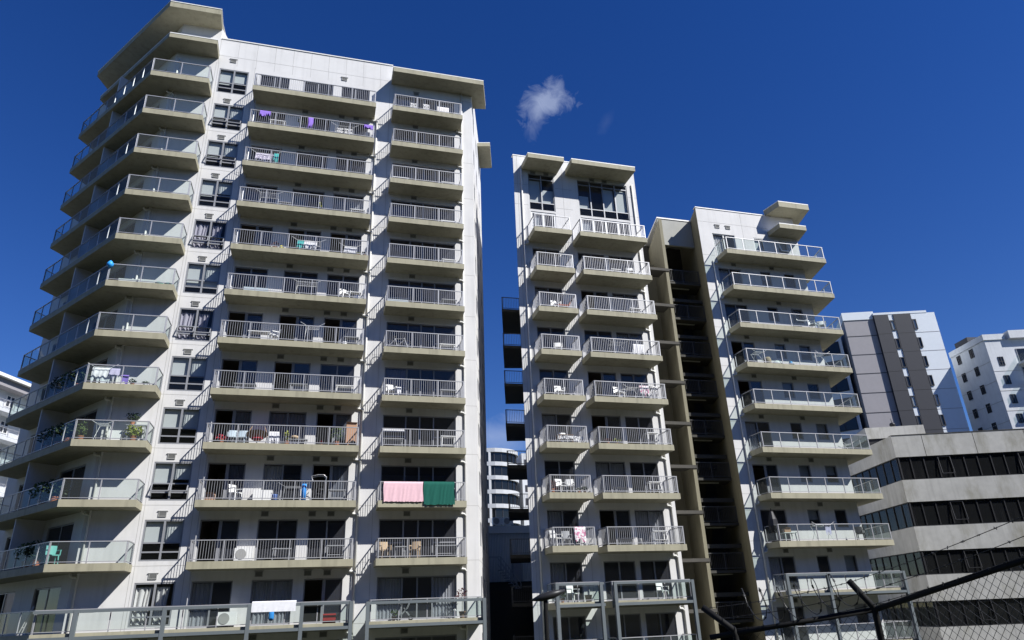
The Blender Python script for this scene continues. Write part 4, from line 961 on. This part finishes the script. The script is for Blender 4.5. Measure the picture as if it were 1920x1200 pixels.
table(WPLAS, 'white table at the right end of the sixth long balcony', P('L',6,1.1,37.45), .85, .45, .72)
chair(WPLAS, 'white plastic chair left of the table on the sixth long balcony', P('L',6,.62,37.1), .4)
blob('fan', CHROME, 'round grey fan below the table on the sixth long balcony', P('L',6,1.27,37.1), [(.03,0),(.2,.08),(.24,.24),(.2,.4),(.03,.48)], 'fan', squash=(1,.35))
table(WPLAS, 'long white folding table on the seventh long balcony', P('L',7,-3.75,37.2), 1.15, .5, .62)
chair(WPLAS, 'white plastic chair beside the folding table on the seventh long balcony', P('L',7,-3.02,37.2), -1.1)
airer('tall white drying rack reaching over the seventh long balcony rail', P('L',7,-1.0,37.15), .8, 1.08)
blob('bucket', WPLAS, 'upturned white bucket near the right end of the seventh long balcony', P('L',7,.77,37.0), [(.17,0),(.12,.28),(.1,.29)], 'bucket')
table(GREYP, 'grey table at the right end of the seventh long balcony', P('L',7,1.15,37.5), .8, .45, .74)
table(GREYP, 'low grey table at the left end of the eighth long balcony', P('L',8,-4.18,37.4), 1.1, .45, .5, shelf=True)
table(GREYP, 'grey shelf table in the middle of the eighth long balcony', P('L',8,-1.5,37.4), .95, .45, .62, shelf=True)
table(WPLAS, 'white table piled with things on the eighth long balcony', P('L',8,.92,37.35), .95, .45, .62, shelf=True)
# the cluttered ninth balcony
potted('bright red flowers in a pot on the cluttered ninth long balcony', P('L',9,-4.95,37.0), RLEAF, 70, .33, .26, pot=.12, seed=20)
chair(PALEB, 'pale blue chair next to the red flowers on the ninth balcony', P('L',9,-4.48,37.3), .1)
chair(PALEB, 'second pale blue chair, nearer the wicker seat, on the ninth balcony', P('L',9,-4.05,37.3), -.1)
t = thing('wicker_chair', P('L',9,-3.3,37.2), 'round brown wicker chair on the cluttered ninth balcony', 'chair')
m = MB(); m.grid(lambda a, b: ((.18+.36*b)*math.sin(6.283*a), .12*(1-b) - (.18+.36*b)*.8*math.cos(6.283*a)*1.0, .30+.45*b*(0.35+.65*(.5-.5*math.cos(6.283*a+3.14159)))), 20, 5); part('basket', m, WICK, t, P('L',9,-3.3,37.2))
m = MB(); m.tube([(-.42,-.02,.02), (-.5,.1,.6), (-.3,.3,1.1)], .018, 6); m.tube([(.42,-.02,.02), (.5,.1,.6), (.3,.3,1.1)], .018, 6); m.tube([(-.42,-.02,.02), (.42,-.02,.02)], .018, 6); part('frame', m, WICK, t, P('L',9,-3.3,37.2))
m = MB(); m.lathe([(.05,.30),(.26,.34),(.28,.40),(.1,.44)], n=14); part('cushion', m, RLEAF, t, P('L',9,-3.3,37.2), smooth=True)
potted('yellow green upright plant in the middle of the cluttered ninth balcony', P('L',9,-1.82,37.0), YLEAF, 60, .14, .55, pot=.12, seed=21)
table(GREYP, 'grey bench with cushions on the cluttered ninth balcony', P('L',9,-1.3,37.4), 1.0, .4, .42, name='bench', cat='bench')
blob('cushion', TANC, 'grey tan cushion on the bench of the cluttered ninth balcony', P('L',9,-1.45,37.35,.42), [(.1,0),(.22,.06),(.22,.14),(.1,.2)], 'cushion')
hung(WHC, 'white cloths hanging behind the rail beside the wicker chair', P('L',9,-2.45,37.05,.75), .5, .62, .2, seed=22, ragged=.5, name='cloth', cat='cloth')
potted('tall bushy green plant near the cardboard box on the ninth balcony', P('L',9,.68,37.2), LEAF, 170, .32, .85, pot=.16, seed=23, size=.06)
potted('small red plant by the door of the cluttered ninth balcony', P('L',9,-.11,37.1), RLEAF, 26, .09, .2, pot=.07, seed=24)
carton(CARD, 'tall cardboard carton standing above the rail of the ninth balcony', P('L',9,1.42,37.4), .55, .4, 1.32)
blob('bag', BPLAS, 'black rubbish bag in the corner below the tall carton', P('L',9,1.5,36.95), [(.12,0),(.2,.1),(.18,.24),(.06,.34)], 'bag')
carton(CARD, 'small cardboard box at the left end of the tenth long balcony', P('L',10,-5.17,37.3), .45, .35, .38)
chair(WPLAS, 'white chair tipped beside the left door of the tenth long balcony', P('L',10,-4.0,37.2), .8)
carton(WPLAS, 'white low cabinet against the wall of the tenth long balcony', P('L',10,-2.75,37.55), .9, .4, .62, name='cabinet', cat='cabinet')
blob('stool', mat('blue plastic', (.12,.22,.55), .5), 'blue plastic stool on the tenth long balcony', P('L',10,-2.16,37.05), [(.16,0),(.13,.3),(.15,.34),(.02,.35)], 'stool')
airer('grey loaded rack next to the blue roll on the tenth balcony', P('L',10,-1.3,37.3), .95, .75, m=GREYP)
blob('yoga_mat', BLU, 'bright blue rolled mat standing upright on the tenth balcony', P('L',10,-.77,36.9), [(.13,0),(.13,.84),(.10,.85),(.04,.83)], 'mat')
eb = P('L',10,-.05,37.3); t = thing('exercise_bike', eb, 'dark exercise bike with pale handlebar above the tenth balcony rail', 'exercise bike')
m = MB(); m.bar((-.45,0,.03),(.45,0,.03),.06); m.bar((-.3,0,.05),(-.1,0,.8),.06); m.bar((.3,0,.05),(.1,0,.6),.06); m.bar((-.1,0,.45),(.25,0,.4),.06); m.bar((-.1,0,.8),(-.15,0,1.05),.05); m.lathe([(.05,-.03),(.24,-.03),(.24,.03),(.05,.03)], (0,0,.3), 14); part('frame', m, BPLAS, t, eb)
m = MB(); m.tube([(-.32,-.2,1.05),(-.4,-.2,1.28),(-.1,-.2,1.36),(.2,-.2,1.36),(.34,-.2,1.25),(.3,-.2,.95)], .02, 6); m.tube([(-.32,.2,1.05),(-.4,.2,1.28),(-.1,.2,1.36),(.2,.2,1.36),(.34,.2,1.25)], .02, 6); m.tube([(-.1,-.2,1.36),(-.1,.2,1.36)], .02, 6); m.tube([(-.15,-.2,1.05),(-.15,.2,1.05)],.02,6); part('handlebar', m, CHROME, t, eb)
m = MB(); m.lathe([(.05,.60),(.14,.62),(.13,.68),(.04,.70)], (.1,0,0), 10); part('saddle', m, BPLAS, t, eb)
table(GREYP, 'grey table at the right end of the tenth long balcony', P('L',10,.86,37.45), .9, .5, .64, shelf=True)
ac_unit('white outdoor air conditioner by the left door of the eleventh long balcony', P('L',11,-3.35,37.55))
table(GREYP, 'grey slatted table in the middle of the eleventh long balcony', P('L',11,-1.6,37.4), .9, .5, .6, shelf=True)
table(GREYP, 'grey shelf table at the right end of the eleventh long balcony', P('L',11,.97,37.45), .9, .45, .72, shelf=True)
ac_unit('white outdoor air conditioner on the bottom garden terrace', P('L',12,-3.78,37.55))
hung(WHC, 'white towel folded over the handrail of the long bottom terrace', P('L',12,-1.66,36.37,1.05), 1.95, .47, .25, seed=30, wav=.008)
blob('bag', BLU, 'bright blue bag hanging behind the glass of the bottom terrace', P('L',12,-1.8,37.2,.2), [(.06,0),(.13,.1),(.11,.4),(.03,.5)], 'bag', squash=(1,.5))
carton(REDP, 'dark red crate behind the glass at the right of the bottom terrace', P('L',12,.86,37.3), .6, .4, .42, name='crate', cat='crate')
# --- left tower, right-hand balconies
hung(PATT, 'black and white print cloth on the left of the top right-hand balcony', P('L',1,4.27,37.2,.98), .42, .7, .2, seed=31, ragged=.15, name='cloth', cat='cloth')
hung(PATT, 'second black and white print cloth, in the middle of the top right-hand balcony', P('L',1,5.13,37.2,.98), .42, .75, .2, seed=32, ragged=.15, name='cloth', cat='cloth')
hung(CURT, 'pale cloth drying near the right end of the top right-hand balcony', P('L',1,6.3,37.2,.95), .8, .75, .2, seed=33, ragged=.2, name='bedsheet', cat='washing')
blob('cushion', PATT, 'black and white cushion at the right of the top right-hand balcony', P('L',1,7.05,36.95), [(.1,0),(.2,.12),(.2,.3),(.08,.4)], 'cushion')
potted('dark plants in a trough on the second right-hand balcony', P('L',2,3.55,37.1), DLEAF, 80, .38, .3, pot=.13, seed=34)
potted('pale leaved plant right of the dark trough on the second right-hand balcony', P('L',2,4.05,37.1), LEAF, 40, .2, .25, pot=.12, seed=35)
table(WPLAS, 'white bench at the left of the third right-hand balcony', P('L',3,3.6,37.35), 1.0, .35, .55, name='bench', cat='bench')
table(WPLAS, 'white table at the right end of the third right-hand balcony', P('L',3,6.62,37.4), .85, .45, .6)
table(WPLAS, 'white low table at the right of the fourth right-hand balcony', P('L',4,6.64,37.4), .95, .45, .52, shelf=True)
table(WPLAS, 'white shelf bench at the right of the fifth right-hand balcony', P('L',5,6.68,37.4), .85, .45, .58, shelf=True)
carton(PALEB, 'long pale blue crate at the left of the sixth right-hand balcony', P('L',6,3.65,37.45), 1.2, .4, .45, name='storage_crate', cat='crate')
table(GREYP, 'grey table at the right of the sixth right-hand balcony', P('L',6,6.7,37.4), .9, .45, .68, shelf=True)
bk = P('L',7,3.75,37.2); t = thing('bicycle', bk, 'bicycle parked behind the bars of the seventh right-hand balcony', 'bicycle')
for x in (-.5, .5):
    m = MB(); m.tube([(x+.33*math.cos(R(k*20)), 0, .33+.33*math.sin(R(k*20))) for k in range(19)], .02, 6); wh = part('wheel', m, BPLAS, t, bk)
    m = MB()
    for k in range(8): m.bar((x,0,.33), (x+.32*math.cos(R(k*45)),0,.33+.32*math.sin(R(k*45))), .006)
    part('spokes', m, CHROME, wh, bk)
m = MB(); 
for p, q in (((-.5,0,.33),(-.05,0,.3)), ((-.05,0,.3),(-.2,0,.8)), ((-.2,0,.72),(.35,0,.78)), ((-.05,0,.3),(.36,0,.72)), ((-.5,0,.33),(-.19,0,.7)), ((.34,0,.82),(.5,0,.33))): m.tube([p, q], .018, 6)
part('frame', m, CHROME, t, bk); m = MB(); m.tube([(.36,-.26,.95),(.33,0,.9),(.36,.26,.95)], .014, 6); m.tube([(.33,0,.9),(.34,0,.8)], .016, 6); part('handlebar', m, BPLAS, t, bk)
m = MB(); m.lathe([(.03,.82),(.1,.84),(.09,.88),(.03,.89)], (-.21,0,0), 10); part('saddle', m, BPLAS, t, bk)
table(WPLAS, 'white bench at the right of the seventh right-hand balcony', P('L',7,6.6,37.4), .95, .42, .62, shelf=True)
blob('bag', WPLAS, 'white bag in the right corner of the seventh right-hand balcony', P('L',7,7.05,36.95), [(.1,0),(.15,.08),(.1,.24),(.03,.32)], 'bag')
chair(WPLAS, 'white chair at the left of the eighth right-hand balcony', P('L',8,3.42,37.2), .2)
hung(WHC, 'white cloth draped near the chair on the eighth right-hand balcony', P('L',8,3.85,37.0,.62), .25, .45, .15, seed=37, ragged=.5, name='cloth', cat='cloth')
table(GREYP, 'grey shelf bench at the right of the eighth right-hand balcony', P('L',8,6.65,37.4), .95, .42, .64, shelf=True)
table(GREYP, 'grey bench along the left of the ninth right-hand balcony', P('L',9,3.65,37.45), 1.1, .4, .6, shelf=True)
hung(WHC, 'narrow white cloth over the rail at the left of the ninth right-hand balcony', P('L',9,3.62,36.75,.95), 1.1, .14, .1, seed=38, name='cloth', cat='cloth', wav=.01)
table(WPLAS, 'white three tier shelf at the right of the ninth right-hand balcony', P('L',9,6.65,37.4), .85, .4, .8, name='shelf_unit', cat='shelf', shelf=True)
hung(PNK, 'large pale pink towel over the rail of the tenth right-hand balcony', P('L',10,4.17,36.545,.995), 2.02, 1.06, .35, seed=40, wav=.014, ragged=.018)
hung(GRN, 'large bottle green towel over the rail next to the pink one', P('L',10,6.02,36.54,1.0), 1.62, 1.22, .35, seed=41, wav=.020, ragged=.03)
chair(TANC, 'tan canvas chair at the left of the eleventh right-hand balcony', P('L',11,3.4,37.2), .2)
chair(TANC, 'tan canvas chair right of the small table on the eleventh right-hand balcony', P('L',11,4.9,37.2), -.4)
table(GREYP, 'small dark table between two tan canvas chairs', P('L',11,4.15,37.2), .6, .5, .6)
table(GREYP, 'grey shelf bench at the right of the eleventh right-hand balcony', P('L',11,6.55,37.45), 1.2, .42, .66, shelf=True)
sp_ = P('L',12,4.45,37.2); t = thing('pushchair', sp_, 'dark folded pushchair on the terrace below the tan chairs', 'pushchair')
m = MB(); m.tube([(-.3,-.2,.12),(.1,-.2,.5),(.3,-.2,.95)], .016, 6); m.tube([(-.3,.2,.12),(.1,.2,.5),(.3,.2,.95)], .016, 6); m.tube([(.3,-.2,.12),(-.05,-.2,.55)], .016, 6); m.tube([(.3,.2,.12),(-.05,.2,.55)], .016, 6); m.tube([(.3,-.2,.95),(.3,.2,.95)], .02, 6); part('frame', m, GREYP, t, sp_)
m = MB(); m.grid(lambda a, b: (-.22+.38*a, -.19+.38*b, .38+.4*a*a), 8, 2); m.grid(lambda a, b: (.16-.34*math.sin(a*1.7), -.2+.4*b, .68+.3*math.cos(a*1.7)-.02), 8, 2); part('seat', m, BPLAS, t, sp_)
for x, y in ((-.3,-.2),(-.3,.2),(.3,-.2),(.3,.2)): m = MB(); m.tube([(x+.1*math.cos(R(k*30)), y, .11+.1*math.sin(R(k*30))) for k in range(13)], .02, 5); part('wheel', m, BPLAS, t, sp_)
potted('small leafy plant left of the dark pushchair', P('L',12,3.9,37.0), LEAF, 50, .22, .3, pot=.1, seed=42)
blob('lantern', WPLAS, 'white lantern on the floor of the right-hand terrace', P('L',12,6.9,36.95), [(.12,0),(.13,.05),(.08,.3),(.1,.34),(.05,.42)], 'lantern')
potted('straggly plant on a stand at the right of the right-hand terrace', P('L',12,7.35,37.3), MLEAF, 80, .32, .6, pot=.16, seed=43, tall=.5, potm=BWOOD)
# --- left tower, glass corner balconies
carton(WPLAS, 'long white planter behind the glass of the sixth corner balcony', P('L',6,-10.15,37.0), 1.7, .35, .26, name='planter', cat='planter')
blob('bowl', MINT, 'left one of two mint green bowls on the sixth corner balcony', P('L',6,-9.05,36.95), [(.1,0),(.22,.16),(.2,.2),(.05,.12)], 'bowl')
blob('bowl', MINT, 'right one of two mint green bowls on the sixth corner balcony', P('L',6,-8.6,36.95), [(.1,0),(.21,.16),(.19,.2),(.05,.12)], 'bowl')
blob('bag', mat('blue plastic bag', (.03,.33,.80), .5), 'bright blue plastic bag tied to the corner post of the sixth glass balcony', P('L',6,-11.44,36.54,.80), [(.05,-.1),(.15,0),(.17,.12),(.09,.24),(.04,.3)], 'bag')
airer('drying rack loaded with white washing on the eighth corner balcony', P('L',8,-10.9,37.2), .9, .95)
hung(WHC, 'white sheets heaped over the drying rack on the eighth corner balcony', P('L',8,-10.95,37.1,1.0), .85, .85, .4, seed=50, ragged=.4, wav=.06, name='bedsheet', cat='washing')
hung(LIL, 'pale lilac shirt at the right of the white sheets on the corner balcony', P('L',8,-10.35,37.0,.95), .45, .5, .3, seed=51, ragged=.4, name='shirt', cat='shirt')
hung(VIO, 'violet towel on a short stand on the eighth corner balcony', P('L',8,-9.85,37.0,.62), .35, .5, .2, seed=52, ragged=.3)
potted('dark little plant among pots on the eighth corner balcony', P('L',8,-9.45,36.95), DLEAF, 50, .2, .2, pot=.1, seed=53)
potted('grey leaved plant near the right end of the eighth corner balcony', P('L',8,-8.85,36.95), LEAF, 40, .22, .12, pot=.09, seed=54, potm=WPLAS)
airer('white tower rack on the ninth corner balcony beside a downpipe', P('L',9,-10.45,37.3), .6, .9)
carton(WPLAS, 'white board leaning low behind the ninth corner balcony glass', P('L',9,-9.95,37.6), .6, .1, .7, name='board', cat='board')
potted('big bright green bush at the right of the ninth corner balcony', P('L',9,-8.98,36.95), YLEAF, 230, .42, .55, pot=.15, seed=55, size=.08)
table(CHROME, 'metal plant table behind the green bush on the ninth corner balcony', P('L',9,-9.0,37.45), .95, .4, .95)
potted('dark bonsai like plant standing on the metal plant table', P('L',9,-9.25,37.5,.95), DLEAF, 110, .36, .36, pot=.1, seed=56, tall=.1)
potted('pale flowering plant at the corner post of the ninth glass balcony', P('L',9,-11.3,37.1), LEAF, 80, .25, .7, pot=.14, seed=57)
rr_ = random.Random(77)
for row, ss, words in ((8, (1.6, 2.6, 3.6), 'eighth'), (9, (1.5, 2.5, 3.6), 'ninth'), (10, (1.6, 3.0), 'tenth'), (11, (2.0, 3.2), 'eleventh')):
    for j, s__ in enumerate(ss):
        q_ = Vector((-11.46, 36.6, 0)) + SP*s__ + Vector((.788,.616,0))*.35
        potted('dense green shrub %s along the %s splayed balcony' % (('nearest the corner','in the middle','farthest from the corner')[j if j == 0 or len(ss) == 3 else 2], words), P('L',row,q_.x,q_.y), DLEAF if j != 1 else LEAF, 420, .60, .85, pot=.18, seed=60+row*4+j, size=.085)
q_ = Vector((-11.46, 36.6, 0)) + SP*.55 + Vector((.788,.616,0))*.4
chair(MINT, 'mint green chair at the corner of the eleventh glass balcony', P('L',11,q_.x,q_.y), .6)
q_ = Vector((-11.46, 36.6, 0)) + SP*1.6 + Vector((.788,.616,0))*.3
m = MB(); m.bar((0,0,0),(.35,.1,1.2),.04); m.bar((.12,0,0),(.36,.16,1.2),.04); m.bar((.06,0,.3),(.2,.05,.32),.03); link('stepladder', m.mesh('stepladder', RAIL), None, P('L',12,q_.x-.2,q_.y), 0, 'folded metal stepladder leaning on the left end of the bottom terrace', 'stepladder')
# --- middle tower
chair(WPLAS, 'white chair on the third narrow balcony of the middle tower', P('M',3,13.5,37.4), .2)
lo = P('M',3,14.0,37.2); t = thing('sun_lounger', lo, 'faded red lounger on the third narrow balcony of the middle tower', 'sun lounger')
m = MB(); m.hexa([(-.5,-.25,.25),(.15,-.25,.25),(.15,.25,.25),(-.5,.25,.25),(-.5,-.25,.33),(.15,-.25,.33),(.15,.25,.33),(-.5,.25,.33)]); part('seat', m, mat('faded red canvas', (.42,.14,.10), .9), t, lo)
m = MB(); m.hexa([(.13,-.25,.26),(.2,-.25,.26),(.2,.25,.26),(.13,.25,.26),(.42,-.25,.72),(.48,-.25,.7),(.48,.25,.7),(.42,.25,.72)]); part('backrest', m, MATS['faded red canvas'], t, lo)
for x, y in ((-.45,-.2),(-.45,.2),(.1,-.2),(.1,.2)): m = MB(); m.bar((x,y,0),(x,y,.26),.04); part('leg', m, BWOOD, t, lo)
chair(WPLAS, 'white chair on the fourth narrow balcony of the middle tower', P('M',4,13.5,37.5), -.2)
chair(WPLAS, 'white chair on the fifth narrow balcony of the middle tower', P('M',5,13.4,37.5), .1)
table(BWOOD, 'brown table under a silver patterned cloth on the sixth narrow balcony', P('M',6,13.4,37.2), .9, .6, .5)
hung(ZIG, 'silver patterned cloth spread over the table on the sixth narrow balcony', P('M',6,13.4,36.98,.52), .95, .3, .45, seed=70, wav=.04, name='tablecloth', cat='tablecloth')
hung(ZIG, 'crumpled silver patterned cloth right of the table on the sixth narrow balcony', P('M',6,14.15,37.0,.42), .6, .34, .25, seed=71, wav=.05, ragged=.3, name='cloth', cat='cloth')
chair(WPLAS, 'white chair behind the silver tablecloth on the sixth narrow balcony', P('M',6,13.6,37.75), .1)
chair(WPLAS, 'left white chair on the seventh narrow balcony of the middle tower', P('M',7,13.05,37.25), .3)
chair(WPLAS, 'right white chair on the seventh narrow balcony of the middle tower', P('M',7,13.55,37.25), -.3)
potted('dark red plant trailing over the left edge of the seventh narrow balcony', P('M',7,12.42,36.95), MLEAF, 130, .26, .5, pot=.12, seed=72, droop=.2)
potted('low dark plants at the right of the seventh narrow balcony', P('M',7,14.35,37.1), DLEAF, 60, .22, .2, pot=.09, seed=73)
potted('second low dark plant left of the corner on the seventh narrow balcony', P('M',7,14.0,37.1), DLEAF, 40, .16, .16, pot=.09, seed=74)
hung(PATF, 'pink floral towel hanging over the rail of the eighth narrow balcony', P('M',8,13.75,36.72,.99), .62, .72, .3, seed=75, ragged=.25)
chair(WPLAS, 'white chair at the left of the eighth narrow balcony', P('M',8,12.55,37.2), .5)
chair(GREYP, 'grey chair behind the pink floral towel', P('M',8,13.25,37.5), -.1)
chair(WPLAS, 'white chair on the lowest narrow terrace of the middle tower', P('M',9,13.3,37.2), .3)
potted('leafy plant left of the chair on the lowest narrow terrace', P('M',9,12.65,37.1), LEAF, 70, .24, .4, pot=.1, seed=76)
blob('flower_pot', TANC, 'tan empty flower pot at the right of the lowest narrow terrace', P('M',9,14.1,37.1), [(.14,0),(.2,.32),(.21,.34),(.15,.33)], 'flower pot')
table(WPLAS, 'small white table on the second wide balcony of the middle tower', P('M',2,17.75,37.4), .7, .45, .5)
chair(WPLAS, 'white chair at the right of the second wide balcony', P('M',2,18.8,37.3), -.3)
table(WPLAS, 'white table at the right of the third wide balcony', P('M',3,18.85,37.4), .8, .45, .58)
airer('empty drying rack left of centre on the fourth wide balcony', P('M',4,17.3,37.3), 1.0, .85, m=GREYP)
hung(WHC, 'white sheet over a stand at the right of the fourth wide balcony', P('M',4,18.8,37.4,.95), .75, .75, .4, seed=80, ragged=.3, wav=.05, name='bedsheet', cat='washing')
chair(WPLAS, 'white chair left of the rack on the fifth wide balcony', P('M',5,17.1,37.2), .3)
airer('white drying rack in the middle of the fifth wide balcony', P('M',5,17.95,37.3), .8, .75)
hung(PATF, 'pink print washing at the right of the fifth wide balcony', P('M',5,18.65,37.0,.9), .6, .62, .3, seed=81, ragged=.3, name='bedsheet', cat='washing')
hung(PATT, 'black and white washing in the right corner of the fifth wide balcony', P('M',5,19.3,37.0,.9), .5, .6, .3, seed=82, ragged=.3, name='bedsheet', cat='washing')
potted('yellow flowering plant on the sixth wide balcony', P('M',6,16.55,37.05), YLEAF, 70, .26, .18, pot=.09, seed=83)
potted('dark red plant left of the yellow one on the sixth wide balcony', P('M',6,16.0,37.05), MLEAF, 60, .26, .2, pot=.09, seed=84)
table(WPLAS, 'white slatted cupboard at the right of the sixth wide balcony', P('M',6,19.0,37.4), .75, .45, .85, name='cupboard', cat='cupboard', shelf=True)
table(GREYP, 'low grey bench at the left of the seventh wide balcony', P('M',7,16.7,37.4), .9, .4, .42, name='bench', cat='bench')
table(WPLAS, 'white shelf table at the right of the seventh wide balcony', P('M',7,18.85,37.5), .85, .45, .75, shelf=True)
table(GREYP, 'low grey bench at the left of the eighth wide balcony', P('M',8,16.7,37.4), .95, .4, .42, name='bench', cat='bench')
blob('stool', WPLAS, 'small white stool in the middle of the eighth wide balcony', P('M',8,17.05+.3,37.0), [(.15,0),(.12,.32),(.14,.34),(.02,.35)], 'stool')
table(WPLAS, 'white shelf table at the right of the eighth wide balcony', P('M',8,18.82,37.5), .9, .45, .8, shelf=True)
chair(WPLAS, 'white chair behind the glass of the lowest wide terrace', P('M',9,18.55,37.3), .2)
# --- right tower
chair(WPLAS, 'left white chair at the open end of the third right tower balcony', P('R',3,32.5,37.6), .5)
chair(WPLAS, 'right white chair at the open end of the third right tower balcony', P('R',3,33.2,37.6), -.5)
airer('drying rack at the left of the fourth right tower balcony', P('R',4,27.6,37.7), .7, .85)
blob('pouf', TANC, 'cream pouf seat on the fourth right tower balcony', P('R',4,28.15,37.5), [(.2,0),(.24,.1),(.24,.4),(.2,.5),(.05,.52)], 'pouf')
blob('sack', WPLAS, 'white sack slumped right of the cream pouf', P('R',4,28.9,37.5), [(.3,0),(.32,.1),(.2,.26),(.06,.36)], 'sack', squash=(1.3,.8))
blob('toy', mat('bright blue toy plastic', (.05,.30,.62), .5), 'bright blue toy on the floor of the fourth right tower balcony', P('R',4,29.85,37.4), [(.18,0),(.22,.08),(.1,.16),(.12,.26),(.03,.32)], 'toy')
airer('white folded drying rack near the right of the fourth right tower balcony', P('R',4,32.4,37.5), .7, .95)
pr = P('R',8,26.55,37.75); t = thing('parasol', pr, 'dark closed parasol at the left of the eighth right tower balcony', 'parasol')
m = MB(); m.lathe([(.04,.5),(.22,.55),(.3,.9),(.26,1.3),(.12,1.75),(.02,1.85)], n=9); part('canopy', m, BPLAS, t, pr); m = MB(); m.tube([(0,0,0),(0,0,1.95)], .025, 6); part('pole', m, BPLAS, t, pr); m = MB(); m.lathe([(.26,0),(.26,.06),(.05,.1)], n=14); part('base', m, BPLAS, t, pr)
table(WPLAS, 'white table with a carton beside the dark closed parasol', P('R',8,27.3,37.5), .85, .45, .5)
carton(CARD, 'small cardboard carton on the white table by the parasol', P('R',8,27.15,37.45,.5), .42, .3, .22)
airer('white drying rack in the middle of the eighth right tower balcony', P('R',8,29.6,37.45), 1.1, .9)
hung(LIL, 'pale shirt drying on the rack of the eighth right tower balcony', P('R',8,29.95,37.3,.94), .4, .55, .3, seed=90, ragged=.3, name='shirt', cat='shirt')
hung(WHC, 'white cloth over the left of the rack on the eighth right tower balcony', P('R',8,29.4,37.3,.94), .5, .12, .2, seed=91, name='cloth', cat='cloth')
chair(BPLAS, 'black plastic chair at the right of the eighth right tower balcony', P('R',8,32.6,37.7), -.5)
airer('small metal rack at the far corner of the sixth right tower balcony', P('R',6,33.75,38.6), .5, .6)

for x, w_ in ((14.45, 'left'), (15.35, 'right')): ac_unit('%s one of two small white air conditioning units on the corrugated shed' % w_, (x, 57.9, 6.96))
